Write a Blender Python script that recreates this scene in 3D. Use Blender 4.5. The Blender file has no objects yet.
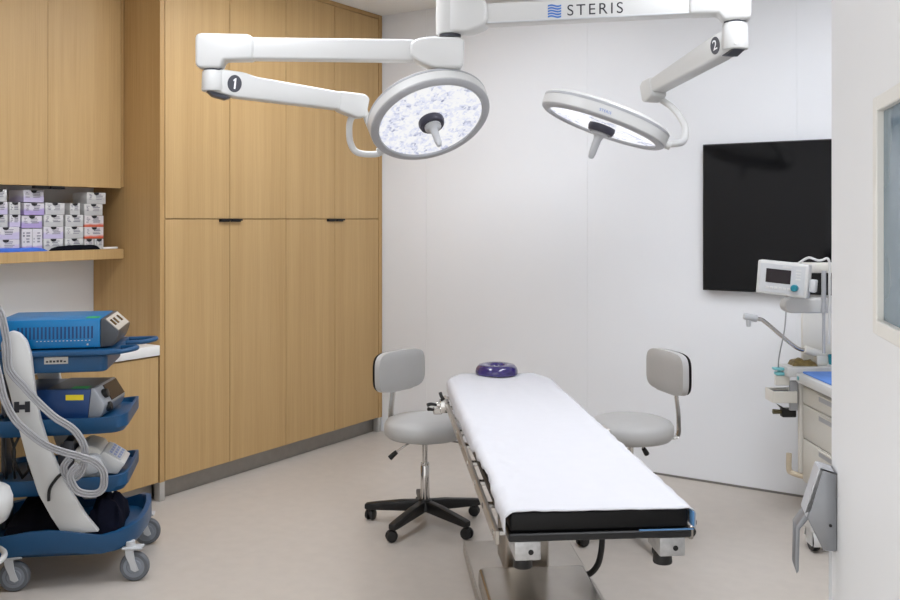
import bpy, bmesh, math, random
from mathutils import Vector, Matrix, noise
random.seed(7)
R = math.radians
PI = math.pi
scene = bpy.context.scene
COL = scene.collection

# ------------------------------------------------------------------ helpers
def lin(c):
    c = c / 255.0
    return c / 12.92 if c <= 0.04045 else ((c + 0.055) / 1.055) ** 2.4
def rgb(r, g, b):
    return (lin(r), lin(g), lin(b), 1.0)

def mat(name, col, rough=0.5, metal=0.0, spec=0.5, var=0.0, vscale=8.0, bump=0.0, bscale=60.0, emit=None, estr=0.0, coat=0.0, alpha=None):
    m = bpy.data.materials.new(name); m.use_nodes = True
    nt = m.node_tree; b = nt.nodes['Principled BSDF']
    c = rgb(*col)
    b.inputs['Base Color'].default_value = c
    b.inputs['Roughness'].default_value = rough
    b.inputs['Metallic'].default_value = metal
    b.inputs['Specular IOR Level'].default_value = spec
    b.inputs['Coat Weight'].default_value = coat
    tc = nt.nodes.new('ShaderNodeTexCoord')
    if var > 0:
        n = nt.nodes.new('ShaderNodeTexNoise'); n.inputs['Scale'].default_value = vscale; n.inputs['Detail'].default_value = 4
        nt.links.new(tc.outputs['Object'], n.inputs['Vector'])
        r = nt.nodes.new('ShaderNodeValToRGB')
        r.color_ramp.elements[0].position = .3; r.color_ramp.elements[1].position = .7
        r.color_ramp.elements[0].color = tuple(x * (1 - var) for x in c[:3]) + (1,)
        r.color_ramp.elements[1].color = tuple(min(1, x * (1 + var)) for x in c[:3]) + (1,)
        nt.links.new(n.outputs['Fac'], r.inputs['Fac']); nt.links.new(r.outputs['Color'], b.inputs['Base Color'])
    if bump > 0:
        n2 = nt.nodes.new('ShaderNodeTexNoise'); n2.inputs['Scale'].default_value = bscale; n2.inputs['Detail'].default_value = 3
        nt.links.new(tc.outputs['Object'], n2.inputs['Vector'])
        bp = nt.nodes.new('ShaderNodeBump'); bp.inputs['Strength'].default_value = bump; bp.inputs['Distance'].default_value = .01
        nt.links.new(n2.outputs['Fac'], bp.inputs['Height']); nt.links.new(bp.outputs['Normal'], b.inputs['Normal'])
    if emit:
        b.inputs['Emission Color'].default_value = rgb(*emit); b.inputs['Emission Strength'].default_value = estr
    return m

def wood(name, light, mid, dark):
    m = bpy.data.materials.new(name); m.use_nodes = True
    nt = m.node_tree; b = nt.nodes['Principled BSDF']; L = nt.links.new
    tc = nt.nodes.new('ShaderNodeTexCoord')
    def nz(sc, detail, rough=.5):
        mp = nt.nodes.new('ShaderNodeMapping'); mp.inputs['Scale'].default_value = sc
        L(tc.outputs['Object'], mp.inputs['Vector'])
        n = nt.nodes.new('ShaderNodeTexNoise'); n.inputs['Scale'].default_value = 1; n.inputs['Detail'].default_value = detail
        n.inputs['Roughness'].default_value = rough
        L(mp.outputs['Vector'], n.inputs['Vector']); return n
    a = nz((16, 16, .35), 3); f = nz((130, 130, 2.2), 3, .6)
    mx = nt.nodes.new('ShaderNodeMix'); mx.data_type = 'FLOAT'; mx.inputs[0].default_value = .48
    L(a.outputs['Fac'], mx.inputs[2]); L(f.outputs['Fac'], mx.inputs[3])
    r = nt.nodes.new('ShaderNodeValToRGB'); e = r.color_ramp.elements
    e[0].position = .33; e[0].color = rgb(*dark); e[1].position = .68; e[1].color = rgb(*light)
    q = e.new(.5); q.color = rgb(*mid)
    L(mx.outputs[0], r.inputs['Fac']); L(r.outputs['Color'], b.inputs['Base Color'])
    b.inputs['Roughness'].default_value = .45; b.inputs['Specular IOR Level'].default_value = .35
    bp = nt.nodes.new('ShaderNodeBump'); bp.inputs['Strength'].default_value = .06; bp.inputs['Distance'].default_value = .003
    L(f.outputs['Fac'], bp.inputs['Height']); L(bp.outputs['Normal'], b.inputs['Normal'])
    return m

def BM(): return bmesh.new()

def merge(bm, src, M=None):
    if M is not None: bmesh.ops.transform(src, matrix=M, verts=src.verts)
    me = bpy.data.meshes.new('tmp'); src.to_mesh(me); src.free(); bm.from_mesh(me); bpy.data.meshes.remove(me)
    return bm

def box(bm, x0, x1, y0, y1, z0, z1, bev=0.0, seg=2, M=None):
    t = bmesh.new()
    vs = [t.verts.new((x, y, z)) for x in (x0, x1) for y in (y0, y1) for z in (z0, z1)]
    for f in ((0,1,3,2),(4,6,7,5),(0,4,5,1),(2,3,7,6),(0,2,6,4),(1,5,7,3)): t.faces.new([vs[i] for i in f])
    bmesh.ops.recalc_face_normals(t, faces=t.faces)
    if bev > 0: bmesh.ops.bevel(t, geom=list(t.edges), offset=bev, segments=seg, profile=.5, affect='EDGES')
    return merge(bm, t, M)

def prism(bm, poly, lo, hi, axis='y', bev=0.0, seg=2, M=None):
    """poly is a list of 2D points; axis y: (x,z) extruded in y; axis z: (x,y) in z; axis x: (y,z) in x"""
    def mk(p, h):
        if axis == 'y': return (p[0], h, p[1])
        if axis == 'z': return (p[0], p[1], h)
        return (h, p[0], p[1])
    t = bmesh.new()
    a = [t.verts.new(mk(p, lo)) for p in poly]; b = [t.verts.new(mk(p, hi)) for p in poly]
    t.faces.new(a); t.faces.new(b[::-1]); n = len(poly)
    for i in range(n): t.faces.new([a[i], b[i], b[(i+1) % n], a[(i+1) % n]])
    bmesh.ops.recalc_face_normals(t, faces=t.faces)
    if bev > 0: bmesh.ops.bevel(t, geom=list(t.edges), offset=bev, segments=seg, profile=.5, affect='EDGES')
    return merge(bm, t, M)

def cyl(bm, p0, p1, r0, r1=None, seg=24, bev=0.0):
    r1 = r0 if r1 is None else r1
    p0, p1 = Vector(p0), Vector(p1); d = p1 - p0
    prof = [(r0, 0), (r1, d.length)]
    if bev > 0: prof = [(r0 - bev, 0), (r0 - bev*.3, bev*.3), (r0, bev), (r1, d.length - bev), (r1 - bev*.3, d.length - bev*.3), (r1 - bev, d.length)]
    M = Matrix.Translation(p0) @ d.to_track_quat('Z', 'Y').to_matrix().to_4x4()
    return lathe(bm, prof, seg, M)

def lathe(bm, prof, seg=32, M=None, caps=True):
    t = bmesh.new(); rings = []
    for r, z in prof:
        if r < 1e-6: rings.append([t.verts.new((0, 0, z))])
        else: rings.append([t.verts.new((r*math.cos(2*PI*i/seg), r*math.sin(2*PI*i/seg), z)) for i in range(seg)])
    for a, b in zip(rings[:-1], rings[1:]):
        for i in range(seg):
            j = (i+1) % seg
            if len(a) == 1 and len(b) == 1: continue
            if len(a) == 1: t.faces.new([a[0], b[i], b[j]])
            elif len(b) == 1: t.faces.new([a[i], b[0], a[j]])
            else: t.faces.new([a[i], b[i], b[j], a[j]])
    if caps:
        for ring in (rings[0], rings[-1]):
            if len(ring) > 2: t.faces.new(ring)
    bmesh.ops.recalc_face_normals(t, faces=t.faces)
    return merge(bm, t, M)

def ring(bm, R0, r, M=None, seg=48, tseg=16, sz=1.0, closed_prof=None):
    t = bmesh.new(); rs = []
    for i in range(seg):
        a = 2*PI*i/seg; rr = []
        for k in range(tseg):
            b = 2*PI*k/tseg; q = R0 + r*math.cos(b)
            rr.append(t.verts.new((q*math.cos(a), q*math.sin(a), r*sz*math.sin(b))))
        rs.append(rr)
    for i in range(seg):
        for k in range(tseg):
            t.faces.new([rs[i][k], rs[(i+1)%seg][k], rs[(i+1)%seg][(k+1)%tseg], rs[i][(k+1)%tseg]])
    bmesh.ops.recalc_face_normals(t, faces=t.faces)
    return merge(bm, t, M)

def smooth_path(pts, sub=6):
    P = [Vector(p) for p in pts]
    if len(P) < 3 or sub < 2: return P
    out = []
    for i in range(len(P)-1):
        p0 = P[max(i-1, 0)]; p1 = P[i]; p2 = P[i+1]; p3 = P[min(i+2, len(P)-1)]
        for k in range(sub):
            t = k/sub
            out.append(.5*((2*p1) + (p2-p0)*t + (2*p0-5*p1+4*p2-p3)*t*t + (3*p1-p0-3*p2+p3)*t**3))
    out.append(P[-1]); return out

def tube(bm, pts, r, seg=10, sub=6, flat=1.0, r1=None):
    P = smooth_path(pts, sub); t = bmesh.new(); rings = []
    d0 = (P[1]-P[0]).normalized()
    ref = Vector((0, 0, 1)) if abs(d0.z) < .9 else Vector((0, 1, 0))
    n = d0.cross(ref).normalized()
    for i, p in enumerate(P):
        d = (P[min(i+1, len(P)-1)] - P[max(i-1, 0)]).normalized()
        n = (n - d*n.dot(d)).normalized(); b = d.cross(n)
        rr = r if r1 is None else r + (r1-r)*i/(len(P)-1)
        rings.append([t.verts.new(p + n*rr*math.cos(2*PI*k/seg) + b*rr*flat*math.sin(2*PI*k/seg)) for k in range(seg)])
    for a, b in zip(rings[:-1], rings[1:]):
        for k in range(seg): t.faces.new([a[k], a[(k+1)%seg], b[(k+1)%seg], b[k]])
    t.faces.new(rings[0]); t.faces.new(rings[-1])
    bmesh.ops.recalc_face_normals(t, faces=t.faces)
    return merge(bm, t)

def tag(o, label=None, cat=None, group=None, kind=None):
    if label: o['label'] = label
    if cat: o['category'] = cat
    if group: o['group'] = group
    if kind: o['kind'] = kind
    return o

def obj(name, bm, m, parent=None, label=None, ang=35):
    me = bpy.data.meshes.new(name); bm.to_mesh(me); bm.free()
    me.materials.append(m)
    for p in me.polygons: p.use_smooth = True
    me.set_sharp_from_angle(angle=R(ang))
    o = bpy.data.objects.new(name, me); COL.objects.link(o)
    if parent: o.parent = parent
    if label: o['label'] = label
    return o

def thing(name, label, cat, loc=(0,0,0), rz=0, group=None):
    o = bpy.data.objects.new(name, None); COL.objects.link(o); o.empty_display_size = .1
    o.location = loc; o.rotation_euler = (0, 0, R(rz))
    return tag(o, label, cat, group)

def struct(name, bm, m, label, cat, parent=None):
    o = obj(name, bm, m, parent)
    if parent is None: tag(o, label, cat, None, 'structure')
    return o

def text(name, s, size, M, m, parent, extr=.0006, spacing=1.0, label=None):
    cu = bpy.data.curves.new('t', 'FONT'); cu.body = s; cu.size = size; cu.extrude = extr; cu.align_x = 'CENTER'; cu.align_y = 'CENTER'
    cu.space_character = spacing
    to = bpy.data.objects.new('t', cu); COL.objects.link(to)
    dg = bpy.context.evaluated_depsgraph_get(); me = bpy.data.meshes.new_from_object(to.evaluated_get(dg))
    bpy.data.objects.remove(to); bpy.data.curves.remove(cu)
    me.transform(M); me.materials.clear(); me.materials.append(m); me.name = name
    o = bpy.data.objects.new(name, me); COL.objects.link(o); o.parent = parent
    if label: o['label'] = label
    return o

def frame(o, x, y, z):
    """4x4 from origin and three axis vectors"""
    M = Matrix.Identity(4)
    for i, a in enumerate((x, y, z)):
        a = Vector(a)
        for k in range(3): M[k][i] = a[k]
    for k in range(3): M[k][3] = o[k]
    return M

def copy_tree(o, parent=None):
    c = o.copy(); COL.objects.link(c)
    if parent: c.parent = parent
    for ch in list(o.children): copy_tree(ch, c)
    return c

# ------------------------------------------------------------------ materials
OAK = wood('light_oak_veneer', (196, 163, 114), (188, 155, 106), (179, 146, 97))
OAKD = wood('oak_side_veneer', (190, 155, 105), (181, 146, 96), (171, 135, 86))
WALL = mat('white_wall_panel', (234, 236, 239), .38, spec=.35, var=.01, vscale=1.5)
PAINT = mat('white_painted_wall', (226, 226, 226), .6, var=.01, vscale=2)
CEIL = mat('ceiling_paint', (240, 239, 236), .8, var=.008, vscale=3)
FLOOR = mat('beige_vinyl_floor', (192, 184, 175), .42, spec=.4, var=.03, vscale=14, bump=.02, bscale=160)
SEAM = mat('grey_joint', (120, 116, 112), .6)
KICK = mat('brushed_steel_plinth', (150, 146, 140), .4, metal=.75, var=.05, vscale=20)
POST = mat('plinth_end_metal', (196, 194, 190), .4, metal=.5)
BLACK = mat('black_plastic', (14, 14, 15), .45, var=.1, vscale=30)
HANDLE = mat('black_edge_pull', (26, 25, 26), .4, metal=.4)
WHITE = mat('white_enamel', (206, 206, 204), .32, spec=.5, var=.006, vscale=5)
WHITEC = mat('white_counter', (232, 231, 228), .3, var=.01, vscale=12)
GREYRIM = mat('grey_rim_plastic', (172, 173, 176), .4, var=.02, vscale=20)
GREYM = mat('light_grey_plastic', (196, 198, 200), .4, var=.02, vscale=20)
DKGREY = mat('dark_grey_plastic', (66, 68, 76), .4, var=.05, vscale=20)
SLATE = mat('slate_hub_plastic', (58, 58, 72), .35, var=.05, vscale=20)
VINYL = mat('grey_vinyl', (180, 179, 177), .42, spec=.45, var=.012, vscale=18, bump=.02, bscale=220)
CHROME = mat('chrome', (205, 203, 200), .14, metal=1.0, var=.03, vscale=30)
STEEL = mat('brushed_stainless', (184, 178, 170), .3, metal=1.0, var=.06, vscale=26)
STEELD = mat('stainless_cover', (172, 166, 158), .24, metal=1.0, var=.05, vscale=14)
BASEM = mat('satin_base_plate', (186, 179, 170), .32, metal=.35, var=.03, vscale=20)
ALU = mat('cast_aluminium', (186, 186, 186), .5, metal=.6, var=.12, vscale=60)
SHEET = mat('white_drape_cloth', (205, 205, 209), .8, spec=.2, var=.01, vscale=20, bump=.03, bscale=90)
MATT = mat('black_mattress_vinyl', (7, 7, 8), .5, spec=.3, var=.15, vscale=20, bump=.08, bscale=30)
BLUEEDGE = mat('blue_drape_edge', (92, 140, 188), .7, var=.06, vscale=30)
PURPLE = mat('purple_gel', (46, 34, 98), .1, spec=.7, var=.06, vscale=12, coat=.4)
CARTBLUE = mat('cart_blue_plastic', (18, 74, 116), .38, var=.03, vscale=12)
DEVBLUE = mat('device_blue_enamel', (0, 112, 170), .32, var=.03, vscale=12)
NAVY = mat('device_navy_enamel', (28, 62, 112), .32, var=.04, vscale=12)
VENT = mat('vent_slot_dark', (10, 62, 112), .5, var=.05, vscale=12)
DEVGREY = mat('device_dark_grey', (62, 66, 72), .35, var=.05, vscale=30)
DEVSILV = mat('device_silver_bezel', (150, 154, 160), .35, metal=.3, var=.04, vscale=30)
DISP = mat('display_plate', (196, 192, 184), .3, var=.05, vscale=60)
SCREEN = mat('dark_display_glass', (34, 26, 30), .08, var=.05, vscale=6)
TVSCR = mat('black_screen_glass', (7, 7, 9), .1, spec=.32, var=.05, vscale=4)
CREAM = mat('cream_plastic', (222, 219, 210), .42, var=.015, vscale=18)
CREAMD = mat('cream_drawer_plastic', (214, 211, 202), .42, var=.015, vscale=18)
TEAL = mat('teal_plastic', (10, 120, 136), .35, var=.06, vscale=30)
TEALP = mat('pale_teal_plastic', (120, 190, 196), .4, var=.05, vscale=30)
MATBLUE = mat('blue_absorbent_mat', (96, 140, 214), .75, var=.06, vscale=30, bump=.1, bscale=60)
FOIL = mat('gold_brown_wrap', (122, 104, 62), .35, metal=.4, var=.3, vscale=60)
OLIVE = mat('olive_brass', (104, 98, 74), .4, metal=.6, var=.1, vscale=40)
CABLE = mat('pale_grey_cable', (166, 166, 169), .45, var=.03, vscale=40)
CLOTHB = mat('black_fabric', (17, 17, 23), .95, spec=.1, var=.2, vscale=20, bump=.2, bscale=60)
NAVYF = mat('navy_fabric', (20, 22, 36), .95, spec=.1, var=.2, vscale=20, bump=.2, bscale=60)
BLUECLOTH = mat('blue_folded_cloth', (62, 106, 196), .85, var=.1, vscale=30, bump=.2, bscale=60)
PAPER = mat('white_paper', (232, 230, 228), .7, var=.02, vscale=30)
WHEEL = mat('grey_caster_tyre', (98, 102, 108), .5, var=.05, vscale=40)
WHEELH = mat('grey_caster_hub', (132, 138, 146), .45, var=.04, vscale=40)
YELLOW = mat('yellow_sticker', (228, 208, 40), .5, var=.03, vscale=60)
GREENST = mat('green_sticker', (40, 168, 84), .5, var=.03, vscale=60)
INK = mat('dark_print', (40, 40, 46), .5, var=.02, vscale=60)
INKG = mat('grey_print', (126, 124, 134), .6, var=.02, vscale=60)
LOGOB = mat('blue_print', (70, 120, 190), .5, var=.03, vscale=60)
WPRINT = mat('white_print', (238, 238, 240), .5, var=.01, vscale=60)
LATCH = mat('grey_latch_metal', (134, 136, 140), .38, metal=.55, var=.04, vscale=40)
LATCHT = mat('satin_latch_cover', (192, 193, 196), .35, metal=.5, var=.03, vscale=40)
DOORM = mat('white_door_laminate', (226, 227, 228), .42, var=.008, vscale=3)
DOORF = mat('vision_panel_frame', (222, 220, 214), .45, var=.01, vscale=8)
LIGHTP = mat('light_panel_diffuser', (255, 255, 255), .5, var=.005, vscale=4, emit=(243, 247, 255), estr=11.0)

def glass(name, col, mixf):
    m = bpy.data.materials.new(name); m.use_nodes = True; nt = m.node_tree
    b = nt.nodes['Principled BSDF']; out = nt.nodes['Material Output']
    b.inputs['Base Color'].default_value = rgb(*col); b.inputs['Roughness'].default_value = .06
    tr = nt.nodes.new('ShaderNodeBsdfTransparent'); tr.inputs['Color'].default_value = rgb(206, 220, 228)
    n = nt.nodes.new('ShaderNodeTexNoise'); n.inputs['Scale'].default_value = 3
    mr = nt.nodes.new('ShaderNodeMapRange'); mr.inputs['To Min'].default_value = mixf-.03; mr.inputs['To Max'].default_value = mixf+.03
    mx = nt.nodes.new('ShaderNodeMixShader')
    nt.links.new(n.outputs['Fac'], mr.inputs['Value']); nt.links.new(mr.outputs['Result'], mx.inputs[0])
    nt.links.new(tr.outputs[0], mx.inputs[1]); nt.links.new(b.outputs[0], mx.inputs[2]); nt.links.new(mx.outputs[0], out.inputs['Surface'])
    return m
GLASS = glass('blue_grey_door_glass', (132, 152, 164), .72)

def led_mat():
    m = bpy.data.materials.new('led_lens_array'); m.use_nodes = True; nt = m.node_tree; L = nt.links.new
    b = nt.nodes['Principled BSDF']; b.inputs['Roughness'].default_value = .12
    tc = nt.nodes.new('ShaderNodeTexCoord')
    v = nt.nodes.new('ShaderNodeTexVoronoi'); v.inputs['Scale'].default_value = 34; v.feature = 'F1'
    v2 = nt.nodes.new('ShaderNodeTexVoronoi'); v2.inputs['Scale'].default_value = 75
    n = nt.nodes.new('ShaderNodeTexNoise'); n.inputs['Scale'].default_value = 9; n.inputs['Detail'].default_value = 2
    for q in (v, v2, n): L(tc.outputs['Object'], q.inputs['Vector'])
    a1 = nt.nodes.new('ShaderNodeMath'); a1.operation = 'ADD'
    sv = nt.nodes.new('ShaderNodeSeparateColor'); sv2 = nt.nodes.new('ShaderNodeSeparateColor')
    L(v.outputs['Color'], sv.inputs[0]); L(v2.outputs['Color'], sv2.inputs[0])
    L(sv.outputs[0], a1.inputs[0]); L(sv2.outputs[1], a1.inputs[1])
    a2 = nt.nodes.new('ShaderNodeMath'); a2.operation = 'MULTIPLY_ADD'; a2.inputs[1].default_value = 2.2
    L(n.outputs['Fac'], a2.inputs[0]); L(a1.outputs[0], a2.inputs[2])
    r = nt.nodes.new('ShaderNodeValToRGB'); e = r.color_ramp.elements
    e[0].position = .24; e[0].color = rgb(150, 156, 182); e[1].position = .58; e[1].color = rgb(255, 255, 255)
    q = e.new(.38); q.color = rgb(226, 230, 250)
    mr = nt.nodes.new('ShaderNodeMapRange'); mr.inputs['From Max'].default_value = 4.0
    L(a2.outputs[0], mr.inputs['Value']); L(mr.outputs['Result'], r.inputs['Fac'])
    L(r.outputs['Color'], b.inputs['Emission Color']); b.inputs['Emission Strength'].default_value = .66
    b.inputs['Base Color'].default_value = rgb(60, 62, 74)
    return m
LED = led_mat()

def box_mat(name, band, white=(208, 204, 208), lev=-.045):
    """white carton with a wavy coloured band along its foot and faint mottled print"""
    m = bpy.data.materials.new(name); m.use_nodes = True; nt = m.node_tree; L = nt.links.new
    b = nt.nodes['Principled BSDF']; b.inputs['Roughness'].default_value = .55
    tc = nt.nodes.new('ShaderNodeTexCoord'); sp = nt.nodes.new('ShaderNodeSeparateXYZ'); L(tc.outputs['Object'], sp.inputs[0])
    n = nt.nodes.new('ShaderNodeTexNoise'); n.inputs['Scale'].default_value = 22; L(tc.outputs['Object'], n.inputs['Vector'])
    k = nt.nodes.new('ShaderNodeMath'); k.operation = 'MULTIPLY_ADD'; k.inputs[1].default_value = lev; L(n.outputs['Fac'], k.inputs[0]); L(sp.outputs['Z'], k.inputs[2])
    r = nt.nodes.new('ShaderNodeValToRGB'); e = r.color_ramp.elements
    e[0].position = .0; e[0].color = rgb(*band); e[1].position = .012; e[1].color = rgb(*white)
    L(k.outputs[0], r.inputs['Fac']); L(r.outputs['Color'], b.inputs['Base Color'])
    return m
BOXP = box_mat('carton_lilac_band', (190, 180, 208))
BOXG = box_mat('carton_grey_band', (186, 185, 184), (206, 205, 202))
BOXR = box_mat('carton_red_band', (206, 92, 62), (208, 203, 203), -.016)
BOXV = box_mat('carton_violet_band', (168, 150, 198))
NOTCHSHADE = mat('carton_shadow_notch', (28, 26, 30), .8)  # dark tone paints the shadow inside the thumb cut

# ------------------------------------------------------------------ room dimensions (metres)
CH = 3.035; UF = -4.07; UB = -4.655; VB = 5.35; VL = 3.34; VF = .68; UR = 1.2

bm = BM(); box(bm, -5.0, 1.6, -1.2, 5.6, -.1, 0); struct('floor', bm, FLOOR, 'beige vinyl floor of the procedure room', 'floor')
bm = BM(); box(bm, -5.0, 1.6, .5, 5.6, CH, CH+.1); struct('ceiling', bm, CEIL, 'white painted ceiling above the procedure room', 'ceiling')
# back wall: white panels with thin joints over a backing
bm = BM(); box(bm, -5.0, 1.4, VB+.003, VB+.12, 0, CH)
xs = [-4.66, -3.68, -2.44, -1.17, .05, UR+.1]
for a, b_ in zip(xs[:-1], xs[1:]): box(bm, a+.0009, b_-.0009, VB, VB+.003, .0, CH)
struct('wall_back', bm, WALL, 'white panelled back wall with thin vertical joints', 'wall')
bm = BM(); box(bm, UF+.02, UR, VB-.004, VB, 0, .012); struct('baseboard_back', bm, SEAM, 'thin grey strip along the foot of the back wall', 'baseboard')
bm = BM(); box(bm, UB-.12, UB, VF, VB, 0, CH); struct('wall_left', bm, PAINT, 'grey white wall behind the open shelf and counter', 'wall')
bm = BM(); box(bm, UR, UR+.12, VF-.12, VB+.1, 0, CH); struct('wall_right', bm, PAINT, 'white right wall hidden behind the open door', 'wall')
bm = BM(); box(bm, UB-.12, -1.75, VF-.12, VF, 0, CH); box(bm, .07, UR, VF-.12, VF, 0, CH); box(bm, -1.75, .07, VF-.12, VF, 2.16, CH)
struct('wall_front', bm, PAINT, 'white front wall around the doorway the picture is taken from', 'wall')

# ------------------------------------------------------------------ tall cabinets
def edge_pull(bm, v0, v1, z, u):
    box(bm, u, u+.02, v0, v1, z-.0055, z+.0055, .001, 1); box(bm, u, u+.004, v0, v1, z-.012, z+.0055)
seams = [3.376, 3.855, 4.335, 4.815, 5.300]
cab_specs = [('left', 0, 'tall light oak cabinet beside the counter alcove'), ('right', 2, 'tall light oak cabinet in the corner by the white back wall')]
for side, i0, lab in cab_specs:
    v0, v1, v2 = seams[i0], seams[i0+1], seams[i0+2]
    t = thing('tall_cabinet', lab, 'cabinet', (UF, v0, 0))
    lo = -.034 if side == 'left' else 0
    hi = v2-v0 + (.043 if side == 'right' else 0)
    bm = BM()
    box(bm, -.58, -.024, lo, hi, .105, CH-.002)
    if side == 'left': box(bm, -.024, 0, lo, -.003, .105, CH-.002)     # end stile
    else: box(bm, -.024, 0, v2-v0+.003, hi, .105, CH-.002)
    box(bm, -.024, -.002, lo, hi, CH-.03, CH-.002)                     # thin top fillet
    obj('cabinet_body', bm, OAKD, t)
    bm = BM(); box(bm, -.50, -.055, lo+(.02 if side == 'left' else .0), hi, .0, .105); obj('plinth', bm, KICK, t)
    bm = BM()
    if side == 'left': box(bm, -.05, -.002, lo, lo+.035, 0, .105, .003)
    else: box(bm, -.05, -.002, hi-.04, hi-.005, 0, .105, .003)
    obj('plinth_foot', bm, POST, t)
    for k, (a, b_) in enumerate(((v0, v1), (v1, v2))):
        for (z0, z1, nm) in ((.108, 1.5475, 'lower'), (1.5525, CH-.034, 'upper')):
            bm = BM(); box(bm, -.022, 0, a-v0+.002, b_-v0-.002, z0, z1, .0012, 1)
            d = obj('door', bm, OAK, t)
            if nm == 'lower':
                bm = BM()
                va, vb = (b_-v0-.085, b_-v0-.004) if k == 0 else (a-v0+.004, a-v0+.085)
                edge_pull(bm, va, vb, 1.545, .0003)
                obj('handle', bm, HANDLE, d, 'black edge pull')

# ------------------------------------------------------------------ wall cabinet, open shelf, counter
t = thing('wall_cabinet', 'oak wall cabinet hung above the shelf of boxes', 'cabinet', (-4.373, VL, 1.731))
bm = BM(); box(bm, -.28, -.022, -2.4, -.002, 0, CH-1.731-.002); box(bm, -.022, 0, -.018, -.002, 0, CH-1.731-.002); obj('cabinet_body', bm, OAKD, t)
edges = [-.02, -.471, -.922, -1.373, -1.824]
for k, (a, b_) in enumerate(zip(edges[1:], edges[:-1])):
    bm = BM(); box(bm, -.02, 0, a+.0007, b_-.0007, -.008, CH-1.731-.004, .0012, 1); d = obj('door', bm, OAK, t)
    bm = BM()
    va, vb = (a+.004, a+.085) if k % 2 == 0 else (b_-.085, b_-.004)
    box(bm, -.01, .022, va, vb, -.024, -.0085, .001, 1); obj('handle', bm, HANDLE, d, 'black edge pull')
bm = BM(); box(bm, UB+.001, -4.373, VF+.3, VL-.001, 1.326, 1.382, .002, 1)
tag(obj('wall_shelf', bm, OAK), 'thick open oak shelf carrying the cartons', 'shelf')
t = thing('base_cabinet', 'low oak cabinet under the white counter behind the blue cart', 'cabinet', (-4.073, VL, 0))
bm = BM(); box(bm, -.56, -.022, -2.4, -.003, .105, .80); obj('cabinet_body', bm, OAKD, t)
bm = BM(); box(bm, -.5, -.06, -2.4, -.003, 0, .105); obj('plinth', bm, KICK, t)
ed = [-.004, -.604, -1.204, -1.804, -2.4]
for a, b_ in zip(ed[1:], ed[:-1]):
    bm = BM(); box(bm, -.02, 0, a+.002, b_-.002, .108, .797, .0012, 1); obj('door', bm, OAK, t)
bm = BM(); box(bm, UB+.001, -4.064, VF+.25, VL-.002, .804, .86, .004, 2)
tag(obj('countertop', bm, WHITEC), 'white counter slab running along the alcove wall', 'countertop')

# ------------------------------------------------------------------ cartons on the shelf
def carton(w, h, m, loc, label, tall=False):
    t = thing('suture_carton', label, 'box', loc, 0, 'cartons stacked on the open shelf')
    d = .13
    bm = BM(); box(bm, -d, 0, -w/2, w/2, 0, h, .0015, 1); obj('carton_body', bm, m, t)
    if not tall:
        bm = BM()
        pts = [(-.017, h-.0003)] + [(.017*math.cos(a), h-.0003-.015*math.sin(a)) for a in [PI*(1-i/8) for i in range(1, 8)]] + [(.017, h-.0003)]
        prism(bm, pts, .0001, .0012, 'x'); obj('notch_shade', bm, NOTCHSHADE, t, 'half disc painted dark as the shade in the thumb cut')
    bm = BM(); rr = random.Random(label)
    for k in range(4):
        z = h*(.78-.13*k)
        for (y0, y1) in ((-.42, -.2), (-.08, .34)):
            a = w*(y0+rr.uniform(0, .08)); b_ = w*(y1-rr.uniform(0, .12))
            if b_ > a+.004: box(bm, .0001, .0008, a, b_, z, z+h*(.05+.04*rr.random()))
    obj('printed_label', bm, INKG, t)
    return t
SU = -4.40; SZ = 1.3825; RH = .0635
def ctr(a, b_): return (a+b_)/2
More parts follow.
